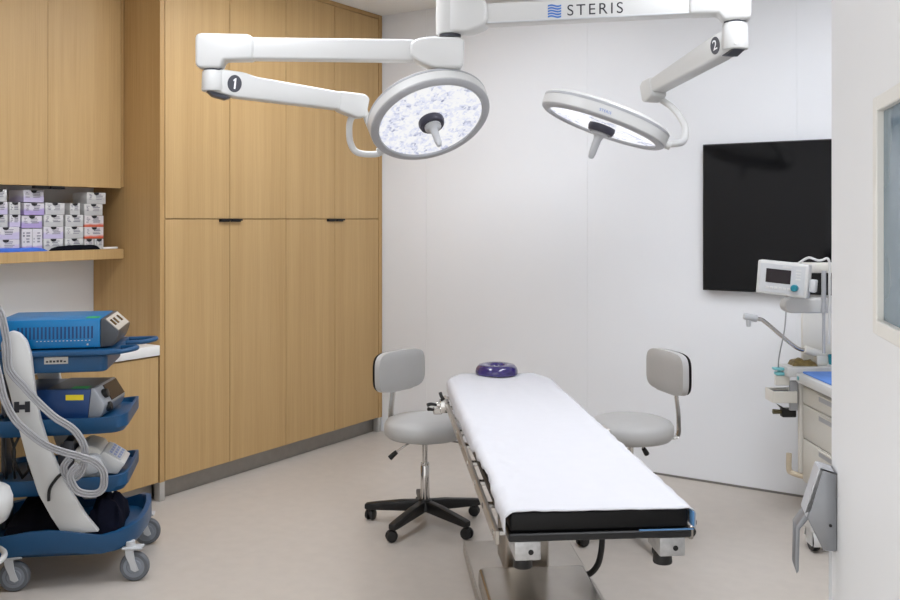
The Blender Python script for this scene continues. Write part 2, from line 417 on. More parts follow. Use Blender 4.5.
rows = [
 # v0, v1, z level (rows), height rows, material, label
 (2.58, 2.728, 0, 1, BOXP, 'lilac and white carton, bottom one of the left end stack on the shelf'),
 (2.58, 2.728, 1, 1, BOXP, 'lilac and white wide carton, second from the bottom at the left end of the shelf'),
 (2.585, 2.664, 2, 1, BOXG, 'narrow white carton cut by the picture edge, third row at the left end'),
 (2.674, 2.733, 2, 1, BOXP, 'narrow carton lying below another narrow one, just left of the upright pair'),
 (2.585, 2.664, 3, 1, BOXP, 'narrow carton cut by the picture edge, fourth row at the left end'),
 (2.674, 2.733, 3, 1, BOXG, 'narrow white carton topping the short pile left of the violet cartons'),
 (2.585, 2.660, 4, 1, BOXG, 'grey white carton at the very top of the left end stack by the picture edge'),
 (2.741, 2.797, 0, 1.86, BOXV, 'tall white and violet carton standing upright, left one of the upright pair'),
 (2.799, 2.855, 0, 1.86, BOXV, 'tall white and violet carton standing upright, right one of the upright pair'),
 (2.740, 2.853, 1.9, 1, BOXV, 'violet banded carton lying directly on the upright pair'),
 (2.752, 2.866, 2.95, 1, BOXV, 'violet banded carton second from the top above the upright pair'),
 (2.750, 2.864, 4.0, 1, BOXP, 'lilac carton at the very top above the upright pair under the cabinet handle'),
 (2.862, 2.975, 0, 1, BOXG, 'white carton at the bottom of the stack right of the upright pair'),
 (2.862, 2.977, 1, 1, BOXP, 'lilac white carton second from bottom in the stack right of the upright pair'),
 (2.864, 2.977, 2, 1, BOXG, 'greyish carton third from bottom in the stack right of the upright pair'),
 (2.872, 2.985, 3, 1, BOXG, 'greyish carton on top of the stack right of the upright pair'),
 (2.987, 3.098, 0, 1, BOXG, 'white carton behind the black pouch, bottom of the fourth full stack'),
 (2.987, 3.098, 1, 1, BOXG, 'grey white carton above the one behind the black pouch'),
 (2.990, 3.098, 2, 1, BOXG, 'grey white carton carrying the small square carton'),
 (3.017, 3.078, 3, 1, BOXG, 'small square white carton alone on top of the fourth stack'),
 (3.106, 3.163, 0, .92, BOXR, 'small orange edged carton, left one at the foot of the right end stack'),
 (3.170, 3.226, 0, .92, BOXG, 'small white carton behind the white paper at the foot of the right end stack'),
 (3.106, 3.226, .95, 1, BOXR, 'red banded carton, lower of the two red banded ones'),
 (3.106, 3.226, 1.95, 1, BOXR, 'red banded carton, upper of the two red banded ones'),
 (3.104, 3.220, 2.95, 1, BOXG, 'grey white carton second from the top of the right end stack'),
 (3.120, 3.240, 3.95, 1, BOXG, 'beige grey carton jutting out at the top of the right end stack'),
]
for v0, v1, lv, hr, m, lab in rows:
    carton(v1-v0, RH*hr-.001, m, (SU, ctr(v0, v1), SZ+RH*lv), lab, hr > 1.2)

def lump(bm, x0, x1, y0, y1, z0, h, seed, n=14, edge=.25, amp=.35):
    """soft folded pile: closed height field"""
    t = bmesh.new(); g = []
    for i in range(n+1):
        row = []
        for j in range(n+1):
            a, b_ = i/n, j/n
            e = min(a, 1-a, b_, 1-b_)/edge; e = min(1, e); e = math.sqrt(e*(2-e))
            nz = noise.noise(Vector((a*3+seed, b_*3, seed*1.7)))*amp + noise.noise(Vector((a*8+seed, b_*8, 2)))*amp*.3
            wob = .035*noise.noise(Vector((a*4, b_*4, seed+9)))
            row.append(t.verts.new((x0+(x1-x0)*(a+wob), y0+(y1-y0)*(b_+wob), z0 + h*e*(.75+nz))))
        g.append(row)
    for i in range(n):
        for j in range(n): t.faces.new([g[i][j], g[i+1][j], g[i+1][j+1], g[i][j+1]])
    rim = [g[i][0] for i in range(n)] + [g[n][j] for j in range(n)] + [g[i][n] for i in range(n, 0, -1)] + [g[0][j] for j in range(n, 0, -1)]
    low = [t.verts.new((v.co.x, v.co.y, z0)) for v in rim]; k = len(rim)
    for i in range(k): t.faces.new([rim[i], rim[(i+1)%k], low[(i+1)%k], low[i]])
    t.faces.new(low); bmesh.ops.recalc_face_normals(t, faces=t.faces)
    return merge(bm, t)
bm = BM(); lump(bm, -4.392, -4.376, 2.5, 2.872, SZ, .026, 1.2, 18, .3, .2); tag(obj('folded_cloth', bm, BLUECLOTH), 'bright blue folded cloth at the front of the shelf', 'cloth')
bm = BM(); lump(bm, -4.394, -4.376, 2.888, 3.19, SZ, .03, 4.1, 20, .2, .3); tag(obj('fabric_pouch', bm, CLOTHB), 'black flat pouch lying before the cartons on the shelf', 'pouch')
bm = BM(); prism(bm, [(-4.394, 3.215), (-4.376, 3.205), (-4.374, 3.28), (-4.392, 3.315)], SZ+.001, SZ+.012, 'z', .002, 1)
tag(obj('paper_leaflet', bm, PAPER), 'white paper leaflet at the right end of the shelf', 'paper')

# ------------------------------------------------------------------ television
t = thing('television', 'large black flat television on the white back wall', 'television', (-.935, VB, 1.56))
bm = BM(); box(bm, -.75, .75, -.055, -.02, -.425, .425, .004, 2); obj('housing', bm, BLACK, t)
bm = BM(); box(bm, -.744, .744, -.0575, -.0551, -.417, .419, .001, 1); obj('screen', bm, TVSCR, t)
bm = BM(); box(bm, -.3, .3, -.02, -.0005, -.2, .2); obj('wall_bracket', bm, DKGREY, t)

# ------------------------------------------------------------------ rolling stools
def make_stool(label, loc, rz):
    t = thing('rolling_stool', label, 'stool', loc, rz, 'grey rolling stools by the operating table')
    bm = BM()
    prof = [(.0, .445), (.165, .445), (.19, .45), (.204, .464), (.208, .488), (.206, .512), (.195, .53), (.17, .541), (.11, .546), (.0, .547)]
    lathe(bm, prof, 48); obj('seat', bm, VINYL, t, 'round grey vinyl seat', 60)
    bm = BM(); lathe(bm, [(0, .428), (.1, .428), (.135, .436), (.14, .4445), (0, .4445)], 32)
    box(bm, -.03, .03, -.06, .15, .423, .432, .003, 1); obj('seat_plate', bm, BLACK, t)
    # gas column
    bm = BM(); cyl(bm, (0, 0, .24), (0, 0, .4275), .013, seg=20); cyl(bm, (0, 0, .30), (0, 0, .312), .0215, seg=20); obj('piston', bm, CHROME, t)
    bm = BM(); cyl(bm, (0, 0, .10), (0, 0, .30), .024, .022, seg=24, bev=.002); obj('gas_lift', bm, CHROME, t)
    # lever
    bm = BM(); tube(bm, [(-.03, .04, .428), (-.072, .096, .385), (-.09, .12, .362)], .005, 8)
    lv = obj('height_lever', bm, CHROME, t)
    bm = BM(); tube(bm, [(-.086, .115, .367), (-.096, .128, .353), (-.108, .143, .335)], .011, 10, r1=.014); obj('lever_grip', bm, BLACK, lv)
    # star base
    base = BM(); cyl(base, (0, 0, .072), (0, 0, .128), .045, .034, 28, .005)
    for k in range(5):
        M = Matrix.Rotation(R(-28 + 72*k), 4, 'Z')
        pr = [(.02, .125), (.12, .118), (.285, .094), (.315, .088), (.315, .062), (.29, .058), (.02, .068)]
        prism(base, pr, -.019, .019, 'y', .006, 2, M)
    b = obj('star_base', base, BLACK, t, 'black five spoke base')
    for k in range(5):
        a = R(-28 + 72*k); c = Vector((.292*math.cos(a), .292*math.sin(a), 0)); s = a + .9 + k
        dx = Vector((math.cos(s), math.sin(s), 0)); c2 = c + Vector((-dx.y, dx.x, 0))*.012
        bm = BM()
        for sg in (-1, 1):
            cyl(bm, c2 + dx*.007*sg + Vector((0, 0, .0295)), c2 + dx*.023*sg + Vector((0, 0, .0295)), .029, .026, 24, .004)
        cyl(bm, c + Vector((0, 0, .03)), c + Vector((0, 0, .075)), .008, seg=12)
        prism(bm, [(-.02, .03), (-.026, .045), (-.012, .06), (.012, .06), (.02, .045), (.01, .03)], -.006, .006, 'y', .002, 1,
              Matrix.Translation(c2) @ Matrix.Rotation(s + PI/2, 4, 'Z'))
        obj('caster', bm, BLACK, b)
    # backrest
    bm = BM(); tube(bm, [(0, .08, .436), (0, .20, .434), (0, .226, .452), (0, .228, .5), (0, .226, .56), (0, .216, .64), (0, .206, .74)], .021, 14, 6, .28)
    obj('back_support', bm, CHROME, t, 'flat chrome upright')
    def pad(w, h, y0, y1, z0, nx=18, nz=12):
        bm = bmesh.new(); fr = []; bk = []
        for i in range(nx+1):
            for j in range(nz+1):
                a, b_ = i/nx*2-1, j/nz*2-1
                # squircle mapping
                p = 4.4; l = (abs(a)**p + abs(b_)**p) ** (1/p); mxx = max(abs(a), abs(b_)); s = mxx/l if l > 0 else 1
                x, z = a*s*w/2, b_*s*h/2
                e = mxx; dome = (1-e**4)
                curve = -.3*x*x
                fr.append(bm.verts.new((x, y0 + .012*(1-dome) + curve, z0+z*(.965 if b_ < 0 and abs(a) > .5 else 1)))); bk.append(bm.verts.new((x, y1 - .004*(1-dome) + curve, z0+z)))
        def id_(i, j): return i*(nz+1)+j
        for i in range(nx):
            for j in range(nz):
                bm.faces.new([fr[id_(i, j)], fr[id_(i+1, j)], fr[id_(i+1, j+1)], fr[id_(i, j+1)]])
                bm.faces.new([bk[id_(i, j)], bk[id_(i, j+1)], bk[id_(i+1, j+1)], bk[id_(i+1, j)]])
        for i in range(nx):
            bm.faces.new([fr[id_(i, 0)], bk[id_(i, 0)], bk[id_(i+1, 0)], fr[id_(i+1, 0)]])
            bm.faces.new([fr[id_(i, nz)], fr[id_(i+1, nz)], bk[id_(i+1, nz)], bk[id_(i, nz)]])
        for j in range(nz):
            bm.faces.new([fr[id_(0, j)], fr[id_(0, j+1)], bk[id_(0, j+1)], bk[id_(0, j)]])
            bm.faces.new([fr[id_(nx, j)], bk[id_(nx, j)], bk[id_(nx, j+1)], fr[id_(nx, j+1)]])
        bmesh.ops.recalc_face_normals(bm, faces=bm.faces); return bm
    bk = obj('backrest', pad(.365, .208, .145, .193, .765), VINYL, t, 'grey vinyl back pad', 60)
    obj('back_shell', pad(.357, .202, .1935, .207, .765), BLACK, bk, 'black rear shell', 60)
    return t
s1 = make_stool('grey rolling stool left of the operating table, its five spoke black base in full view', (-2.648, 3.836, 0), 86)
s2 = copy_tree(s1); s2.location = (-1.711, 4.256, 0); s2.rotation_euler.z = R(-41)
s2['label'] = 'grey rolling stool right of the operating table, standing against the white wall'
for ch in s2.children:
    if ch.name.startswith('star_base'): ch.rotation_euler.z = R(25)
    elif not ch.name.startswith('gas_lift'): ch.location.z = .027
    if ch.name.startswith(('backrest', 'back_support')): ch.location.y = .034

# white stool cut by the left picture edge
t = thing('round_stool', 'white round stool cut off by the left picture edge before the blue cart', 'stool', (-3.475, 1.893, 0))
bm = BM(); lathe(bm, [(0, .38), (.15, .38), (.185, .40), (.2, .44), (.2, .475), (.19, .505), (.16, .52), (0, .522)], 48); obj('seat', bm, WHITE, t, None, 60)
bm = BM(); cyl(bm, (0, 0, .1), (0, 0, .38), .025); obj('gas_lift', bm, CHROME, t)
bm = BM(); ring(bm, .17, .011, Matrix.Translation((0, 0, .25)), 48, 12)
for k in range(3):
    a = R(40+120*k); tube(bm, [(.02*math.cos(a), .02*math.sin(a), .25), (.165*math.cos(a), .165*math.sin(a), .25)], .009, 8)
obj('foot_ring', bm, WHITE, t)
bm = BM(); cyl(bm, (0, 0, .06), (0, 0, .12), .04, .032, 24, .004)
for k in range(5):
    prism(bm, [(.02, .11), (.2, .085), (.2, .058), (.02, .065)], -.017, .017, 'y', .005, 2, Matrix.Rotation(R(110+72*k), 4, 'Z'))
b = obj('star_base', bm, WHITE, t)
for k in range(5):
    a = R(110+72*k); c = Vector((.185*math.cos(a), .185*math.sin(a), .028)); bm = BM(); d = Vector((-math.sin(a), math.cos(a), 0))
    cyl(bm, c-d*.02, c+d*.02, .0275, seg=20, bev=.004); cyl(bm, c, c+Vector((0, 0, .035)), .008, seg=10); obj('caster', bm, BLACK, b)

# ------------------------------------------------------------------ operating table
TR = 37.6; TO = Vector((-.966, 2.198, 0))
T = thing('operating_table', 'stainless operating table with a black mattress in the middle of the room', 'operating table', TO, TR)
bm = BM()
outline = [(-.235, .005), (.235, .005), (.235, 1.95), (.16, 2.10), (-.16, 2.10), (-.235, 1.95)]
prism(bm, outline, .743, .796, 'z', .01, 3); obj('mattress', bm, MATT, T, 'black vinyl mattress')
bm = BM(); prism(bm, [(-.24, -.003), (.24, -.003), (.24, 1.95), (.165, 2.09), (-.165, 2.09), (-.24, 1.95)], .722, .742, 'z', .003, 1)
obj('tabletop_plate', bm, BLACK, T, 'dark plate under the mattress')
for sx in (-1, 1):
    bm = BM(); x = .261*sx
    box(bm, x-.006, x+.006, .06, 1.92, .694, .73, .002, 1)
    rl = obj('side_rail', bm, STEEL, T)
    for k in range(9):
        y = .1+.23*k; bm = BM(); box(bm, min(x, .232*sx), max(x, .232*sx), y-.012, y+.012, .708, .7215, .002, 1)
        cyl(bm, (x-.0055*sx, y, .714), (x+.0085*sx, y, .714), .009, seg=12); obj('rail_spacer', bm, CHROME, rl)
    bm = BM(); box(bm, .20*sx-.012, .20*sx+.012, .12, 2.0, .685, .7215, .003, 1); obj('side_beam', bm, STEEL, T)
    # socket block under the foot end with its clamp knob
    bm = BM(); box(bm, .19*sx-.034, .19*sx+.034, .0, .11, .672, .7215, .004, 2); sb = obj('socket_block', bm, ALU, T, 'aluminium socket block')
    bm = BM(); cyl(bm, (.19*sx+.008, -.0012, .694), (.19*sx+.008, .006, .694), .007, seg=16); obj('socket_hole', bm, BLACK, sb)
    bm = BM(); cyl(bm, (.19*sx, .085, .625), (.19*sx, .085, .672), .026, .022, 20, .004); obj('clamp_knob', bm, BLACK, sb)
bm = BM(); box(bm, -.17, .17, 1.1, 1.85, .59, .7215, .02, 3); obj('tilt_housing', bm, STEEL, T)
bm = BM(); box(bm, -.05, .13, 1.40, 1.66, .08, .40, .012, 3); obj('column', bm, STEEL, T, 'steel column sleeve')
bm = BM(); box(bm, -.03, .11, 1.42, 1.64, .40, .60, .01, 3); obj('inner_column', bm, STEELD, T)
bm = BM(); box(bm, -.175, .31, .40, 1.89, .015, .062, .006, 2); pe = obj('base_plate', bm, BASEM, T, 'flat stainless base plate')
bm = BM()
for q in ((-.179, -.1755, .396, 1.894), (.3105, .314, .396, 1.894), (-.1755, .3105, .396, .3995), (-.1755, .3105, 1.8905, 1.894)): box(bm, *q, .012, .058)
obj('plate_edging', bm, STEEL, pe)
bm = BM(); prism(bm, [(.46, .0625), (.46, .13), (.50, .155), (1.31, .155), (1.335, .145), (1.345, .12), (1.345, .0625)], -.17, .255, 'x', .014, 3)
obj('base_cover', bm, STEELD, T, 'raised stainless base cover')
bm = BM()
for x in (-.15, .285):
    for y in (.45, 1.84): cyl(bm, (x, y, 0), (x, y, .0155), .018, seg=14)
obj('levelling_foot', bm, BLACK, T)
bm = BM(); tube(bm, [(.33, 1.25, .715), (.335, 1.30, .5), (.337, 1.33, .36), (.337, 1.34, .25)], .005, 8)
cd = obj('power_cord', bm, BLACK, T)
bm = BM(); tube(bm, [(.337, 1.34, .27), (.336, 1.345, .21), (.325, 1.36, .14), (.30, 1.40, .085), (.26, 1.44, .065)], .0125, 12); obj('cord_sleeve', bm, BLACK, cd)
bm = BM(); box(bm, .19, .34, 1.22, 1.30, .70, .7215, .003, 1); obj('cord_bracket', bm, STEEL, T)
# clamp on the rail near the head
bm = BM(); box(bm, -.295, -.255, 1.74, 1.82, .685, .735, .004, 2); cyl(bm, (-.31, 1.78, .715), (-.27, 1.78, .715), .016, seg=18, bev=.002)
box(bm, -.325, -.285, 1.76, 1.80, .675, .705, .004, 1); rc = obj('rail_clamp', bm, CHROME, T, 'chrome rail clamp')
for pts, r0, r1 in (([(-.31, 1.78, .715), (-.335, 1.775, .72), (-.352, 1.77, .716)], .006, .009), ([(-.31, 1.78, .69), (-.335, 1.765, .698), (-.348, 1.755, .702)], .005, .009), ([(-.275, 1.82, .73), (-.285, 1.825, .745), (-.29, 1.83, .762)], .008, .008)):
    bm = BM(); tube(bm, pts, r0, 8, r1=r1); obj('clamp_lever', bm, BLACK, rc)

# drape
def drape():
    bm = bmesh.new(); NY, NS = 110, 60; g = []
    for j in range(NY+1):
        y = -.004 + 2.132*j/NY
        if y < 1.95: hw = .24
        else: hw = .24 - .075*((y-1.95)/.18)**1.3
        row = []
        for i in range(NS+1):
            s = i/NS*2-1
            lo = .055 + .012*noise.noise(Vector((y*3, 5, 1))) ; ro = .05
            if y < .95: lo *= max(.12, 1-.95*math.exp(-((y-.42)/.30)**2) + .35*noise.noise(Vector((y*9, 1, 3))))
            over = lo if s < 0 else ro
            tot = hw + over; a = abs(s)*tot; sg = 1 if s >= 0 else -1
            rad = .012
            top = .7985
            if a < hw-rad: x = a; z = top
            else:
                q = a-(hw-rad); arc = rad*PI/2
                if q < arc: x = hw-rad+rad*math.sin(q/rad); z = top-rad+rad*math.cos(q/rad)
                else: x = hw + .004; z = top-rad-(q-arc)
            n = noise.noise(Vector((s*2.2, y*3.2, .4)))*.0045 + noise.noise(Vector((s*7, y*5, 2.4)))*.0015
            n += .006*math.exp(-((s+.8)/.22)**2)*noise.noise(Vector((s*9, y*16, 7.7))) if y < 1.1 else 0
            zz = z + max(n, -.0012) if a < hw-rad else z + .002*noise.noise(Vector((s*4, y*12, 3)))
            xx = sg*x + (sg*(.004+.008*abs(noise.noise(Vector((y*10, s*3, 9))))) if a > hw else 0)
            yy = y + (.004*noise.noise(Vector((s*5, 2, 8))) if j == 0 else 0)
            zz -= .03*max(0, (y-2.105)/.023)**2 if y > 2.105 else 0
            row.append(bm.verts.new((xx, yy, zz)))
        g.append(row)
    for j in range(NY):
        for i in range(NS): bm.faces.new([g[j][i], g[j][i+1], g[j+1][i+1], g[j+1][i]])
    bmesh.ops.recalc_face_normals(bm, faces=bm.faces); return bm
D = thing('table_drape', 'white drape sheet spread over the operating table mattress', 'sheet', (TO.x, TO.y, .796), TR)
o = obj('sheet', drape(), SHEET, D, None, 80); o.location.z = -.796
md = o.modifiers.new('thickness', 'SOLIDIFY'); md.thickness = .0025; md.offset = 1
bm = BM(); box(bm, .2405, .2455, -.010, .02, .752, .79, .002, 2); box(bm, .10, .244, -.0075, -.0035, .7435, .7465)
o = obj('blue_edging', bm, BLUEEDGE, D, 'pale blue drape corner'); o.location.z = -.796
# head ring
t = thing('gel_head_ring', 'glossy purple gel head ring on the white drape', 'head ring', (-2.222, 3.826, .8035), 20)
bm = BM(); pr = [(.033, .003), (.03, .024), (.034, .036), (.046, .045), (.064, .049), (.086, .045), (.097, .033), (.102, .016), (.101, .002), (.033, .003)]
lathe(bm, pr, 48, None, False); obj('gel_ring', bm, PURPLE, t, None, 60)
bm = BM(); lathe(bm, [(0, .0015), (.034, .0015), (.033, .012), (0, .012)], 32); obj('ring_floor', bm, PURPLE, t)

# ------------------------------------------------------------------ surgical lights
HR = 33.057; HUB = Vector((-2.4, 3.688, 0))
yv = 4.4   # local y is measured from the hub
def arm_bar(bm, p0, p1, h0, h1, w, bev=.012):
    """rounded bar from p0 to p1 (centres), height h0->h1, width w"""
    p0, p1 = Vector(p0), Vector(p1); d = (p1-p0); L = d.length; x = d.normalized()
    y = Vector((0, 0, 1)).cross(x).normalized(); z = x.cross(y)
    prism(bm, [(0, -h0/2), (L, -h1/2), (L, h1/2), (0, h0/2)], -w/2, w/2, 'y', bev, 3, frame(p0, x, y, z))
def frame_along(p0, p1):
    p0, p1 = Vector(p0), Vector(p1); x = (p1-p0).normalized(); y = Vector((0, 0, 1)).cross(x).normalized()
    return frame(p0, x, y, x.cross(y))

def head(parent, c, n, maj, brand=False):
    c = Vector(c); n = Vector(n).normalized(); mj = Vector(maj); mj = (mj - n*mj.dot(n)).normalized()
    z = -n; y = z.cross(mj)
    M = frame(c, mj, y, z)
    bm = BM()  # housing: rim and domed back
    lathe(bm, [(.285, .002), (.298, .004), (.307, .012), (.309, .054), (.303, .059), (.302, .067), (.304, .069), (.298, .079), (.26, .09), (.16, .10), (.06, .104), (0, .104)], 72, M, False)
    h = obj('lamp_head', bm, WHITE, parent, 'round white lamp head', 40)
    bm = BM(); lathe(bm, [(.264, .010), (.265, .0005), (.269, -.003), (.291, -.002), (.303, .006), (.305, .012), (.29, .02), (.264, .010)], 72, M, False); obj('bezel_ring', bm, GREYRIM, h)
    bm = BM(); lathe(bm, [(.304, .0552), (.3095, .056), (.3095, .066), (.304, .067)], 72, M, False); obj('rim_groove', bm, GREYRIM, h)
    bm = BM(); lathe(bm, [(.0, .010), (.2655, .010), (.2655, .016), (0, .016)], 72, M); ln = obj('lens', bm, LED, h, 'glowing lens of many small facets')
    bm = BM(); lathe(bm, [(0, .009), (.064, .009), (.066, -.004), (.061, -.022), (.057, -.026), (0, -.026)], 36, M); hb = obj('handle_hub', bm, SLATE, h, 'dark grey centre hub', 40)
    bm = BM(); lathe(bm, [(0.0, -.0262), (.042, -.0262), (.042, -.036), (.024, -.044), (.019, -.06), (.017, -.13), (.013, -.15), (.006, -.155), (0, -.155)], 28, M); obj('handle', bm, GREYM, h, 'light grey grip', 50)
    if brand:
        A = R(268)
        def onrim(a, z0, r=.3092):
            o = M @ Vector((r*math.cos(a), r*math.sin(a), z0)); e = (M.to_3x3() @ Vector((math.cos(a), math.sin(a), 0)))
            zz = M.to_3x3() @ Vector((0, 0, 1)); tx = zz.cross(e)
            return frame(o, tx, zz, e)
        text('brand_lettering', 'STERIS', .017, onrim(A, .028), LOGOB, h, .0004, 1.15)
    else:
        bm = BM(); a0 = R(95)
        for k in range(6):
            a = a0 + (k-2.5)*R(5.5); Mr = M @ Matrix.Rotation(a, 4, 'Z')
            box(bm, .307, .3112, -.0155, .0155, .016, .05, .001, 1, Mr)
        obj('rim_pad', bm, WHITE, h)
    return h

def badge(parent, M, ch):
    """oval dark badge facing +z of M"""
    bm = BM(); t = Matrix.Diagonal((.8, 1.0, 1, 1)); lathe(bm, [(0, 0), (.040, 0), (.041, .001), (.039, .0025), (0, .0025)], 40, M @ t)
    b = obj('number_badge', bm, DKGREY, parent, 'dark oval badge with a white numeral')
    bm = BM()
    if ch == '1':
        prism(bm, [(-.0075, .016), (.0005, .0255), (.006, .0255), (.006, -.0255), (-.002, -.0255), (-.002, .014), (-.0075, .0095)], .0026, .0034, 'z', 0, 1, M)
        o = obj('numeral', bm, WPRINT, b)
    else:
        bm.free(); text('numeral', '2', .066, M @ Matrix.Translation((0, 0, .003)), WPRINT, b)

# --- light with the upper arm (carries the ceiling column)
L2 = thing('surgical_light', 'white surgical light on the upper arm at the right, its lamp head seen edge on', 'surgical light', HUB, HR, 'two surgical lights above the operating table')
bm = BM(); cyl(bm, (0, 0, 2.60), (0, 0, CH-.03), .066, .066, 36); obj('ceiling_column', bm, WHITE, L2)
bm = BM(); lathe(bm, [(0, CH-.0305), (.13, CH-.0305), (.15, CH-.001), (0, CH-.001)], 40); obj('ceiling_flange', bm, WHITE, L2)
p0 = Vector((.0, 0, 2.516)); p1 = Vector((1.274, -.30, 2.516)); Ma = frame_along(p0, p1); LA = (p1-p0).length
bm = BM(); lathe(bm, [(0, 2.435), (.064, 2.435), (.068, 2.442), (.068, 2.66), (0, 2.66)], 36)
prism(bm, [(0, -.082), (.10, -.082), (.165, -.060), (.192, -.035), (.192, .045), (.165, .075), (.10, .12), (0, .138)], -.066, .066, 'y', .016, 3, Ma); obj('hub_block', bm, WHITE, L2)
bm = BM(); box(bm, .17, LA-.15, -.045, .045, -.05, .05, .012, 3, Ma); arm = obj('extension_arm', bm, WHITE, L2)
bm = BM(); box(bm, .19, LA-.20, -.046, -.040, -.047, -.038, .002, 1, Ma); obj('arm_seam_strip', bm, GREYM, arm, 'grey strip along the lower edge')
Mt = Ma @ frame((.692, -.0452, -.007), (1, 0, 0), (0, 0, 1), (0, -1, 0))
text('brand_lettering', 'STERIS', .072, Mt, INK, arm, .0005, 1.28)
bm = BM()
for k in range(5): 
    zc = -.030+.0125*k
    pts = [(.476+.062*i/8, zc+.0035*math.sin(i/8*2*PI)-.004) for i in range(9)] + [(.476+.062*i/8, zc+.0035*math.sin(i/8*2*PI)+.004) for i in range(8, -1, -1)]
    prism(bm, pts, -.0464, -.0452, 'y', 0, 1, Ma)
obj('brand_emblem', bm, LOGOB, arm, 'small blue square emblem of wavy stripes')
bm = BM(); prism(bm, [(LA-.20, -.050), (LA-.075, -.052), (LA-.05, -.085), (LA+.055, -.085), (LA+.066, -.07), (LA+.066, .055), (LA+.05, .07), (LA-.17, .07), (LA-.20, .055)], -.055, .055, 'y', .014, 3, Ma)
obj('arm_end_block', bm, WHITE, L2)
k0 = Vector((1.274, -.30, 0))
bm = BM(); cyl(bm, k0+Vector((0, 0, 2.425)), k0+Vector((0, 0, 2.437)), .048, seg=32); obj('joint_ring', bm, DKGREY, L2)
bm = BM(); cyl(bm, k0+Vector((0, 0, 2.305)), k0+Vector((0, 0, 2.425)), .058, .055, 32, .008); kn = obj('arm_knuckle', bm, WHITE, L2)
q0 = k0 + Vector((0, 0, 2.355)); q1 = Vector((1.035, .29, 2.215)); Ms = frame_along(q0, q1); LS = (q1-q0).length
bm = BM(); prism(bm, [(-.045, -.05), (.10, -.058), (LS-.02, -.036), (LS-.02, .036), (.10, .056), (-.03, .052)], -.042, .042, 'y', .012, 3, Ms); sp = obj('spring_arm', bm, WHITE, L2)
bm = BM(); prism(bm, [(-.03, -.054), (.035, -.068), (.07, -.056), (.0, -.03)], -.032, .032, 'y', .004, 2, Ms); obj('arm_insert', bm, DKGREY, sp)
badge(sp, Ms @ frame((.085, .0425, .0), (-1, 0, 0), (0, 0, 1), (0, 1, 0)), '2')
bm = BM(); prism(bm, [(LS-.055, -.055), (LS+.015, -.07), (LS+.045, -.055), (LS+.05, .03), (LS+.02, .05), (LS-.055, .044)], -.046, .046, 'y', .012, 3, Ms); obj('arm_tip', bm, WHITE, L2)
c2 = Vector((.72, -.05, 1.982)); n2 = Vector((-.354, .0, -.935)); mj2 = Vector((.93, -.12, -.36))
mj2 = (mj2 - n2.normalized()*mj2.dot(n2.normalized())).normalized()
e2 = c2 + mj2*.30 - n2.normalized()*.03
bm = BM(); tube(bm, [q1+Vector((.0, .02, -.03)), q1+Vector((.045, 0, -.055)), (1.12, .16, 2.09), (1.145, .07, 2.0), (1.12, .0, 1.925), e2+Vector((.045, .01, .0)), e2], .0165, 14, 6); obj('yoke', bm, WHITE, L2)
bm = BM(); cyl(bm, e2-mj2*.03, e2+mj2*.03, .022, .022, 20, .004); obj('yoke_joint', bm, WHITE, L2)
head(L2, c2, n2, mj2, True)

# --- light with the lower arm
L1 = thing('surgical_light', 'white surgical light on the lower arm at the left, its glowing lens facing the viewer', 'surgical light', HUB, HR, 'two surgical lights above the operating table')
p0 = Vector((0, 0, 2.350)); p1 = Vector((-1.125, -.075, 2.35)); Ma = frame_along(p0, p1); LA = (p1-p0).length
bm = BM(); cyl(bm, (0, 0, 2.4205), (0, 0, 2.433), .052, seg=32); obj('joint_ring', bm, DKGREY, L1)
bm = BM(); prism(bm, [(-.06, -.075), (-.03, -.085), (.08, -.085), (.155, -.055), (.192, -.03), (.192, .035), (.155, .055), (.09, .064), (-.045, .064), (-.066, .05)], -.066, .066, 'y', .016, 3, Ma); obj('hub_block', bm, WHITE, L1)
bm = BM(); box(bm, .17, LA-.15, -.043, .043, -.049, .053, .012, 3, Ma); arm = obj('extension_arm', bm, WHITE, L1)
bm = BM(); prism(bm, [(LA-.20, -.052), (LA-.065, -.055), (LA-.05, -.095), (LA+.05, -.095), (LA+.066, -.08), (LA+.066, .055), (LA+.05, .068), (LA-.18, .066), (LA-.205, .045)], -.055, .055, 'y', .014, 3, Ma); obj('arm_end_block', bm, WHITE, L1)
k0 = Vector((-1.115, -.075, 0))
bm = BM(); cyl(bm, k0+Vector((0, 0, 2.247)), k0+Vector((0, 0, 2.258)), .044, seg=32); obj('joint_ring', bm, DKGREY, L1)
bm = BM(); cyl(bm, k0+Vector((0, 0, 2.15)), k0+Vector((0, 0, 2.248)), .056, .053, 32, .008); obj('arm_knuckle', bm, WHITE, L1)
q0 = k0 + Vector((0, 0, 2.197)); q1 = Vector((-.465, .17, 2.125)); Ms = frame_along(q0, q1); LS = (q1-q0).length
bm = BM(); prism(bm, [(-.03, -.045), (.10, -.062), (.16, -.060), (LS-.02, -.044), (LS-.02, .04), (.19, .05), (.13, .062), (.03, .06), (-.03, .045)], -.042, .042, 'y', .012, 3, Ms); sp = obj('spring_arm', bm, WHITE, L1)
bm = BM(); prism(bm, [(-.03, -.048), (.04, -.052), (.085, -.066), (.06, -.078), (.0, -.07)], -.03, .03, 'y', .004, 2, Ms); obj('arm_insert', bm, DKGREY, sp)
badge(sp, Ms @ frame((.092, -.0425, .0), (1, 0, 0), (0, 0, 1), (0, -1, 0)), '1')
bm = BM(); prism(bm, [(LS-.10, -.05), (LS+.0, -.075), (LS+.045, -.065), (LS+.055, .03), (LS+.03, .048), (LS-.10, .044)], -.046, .046, 'y', .012, 3, Ms); obj('arm_tip', bm, WHITE, L1)
c1 = Vector((-.093, .15, 2.03)); n1 = Vector((.274, -.518, -.81)).normalized(); mj1 = Vector((.945, 0, .33)); mj1 = (mj1 - n1*mj1.dot(n1)).normalized()
ym = n1.cross(mj1)                       # in-plane direction perpendicular to the major axis
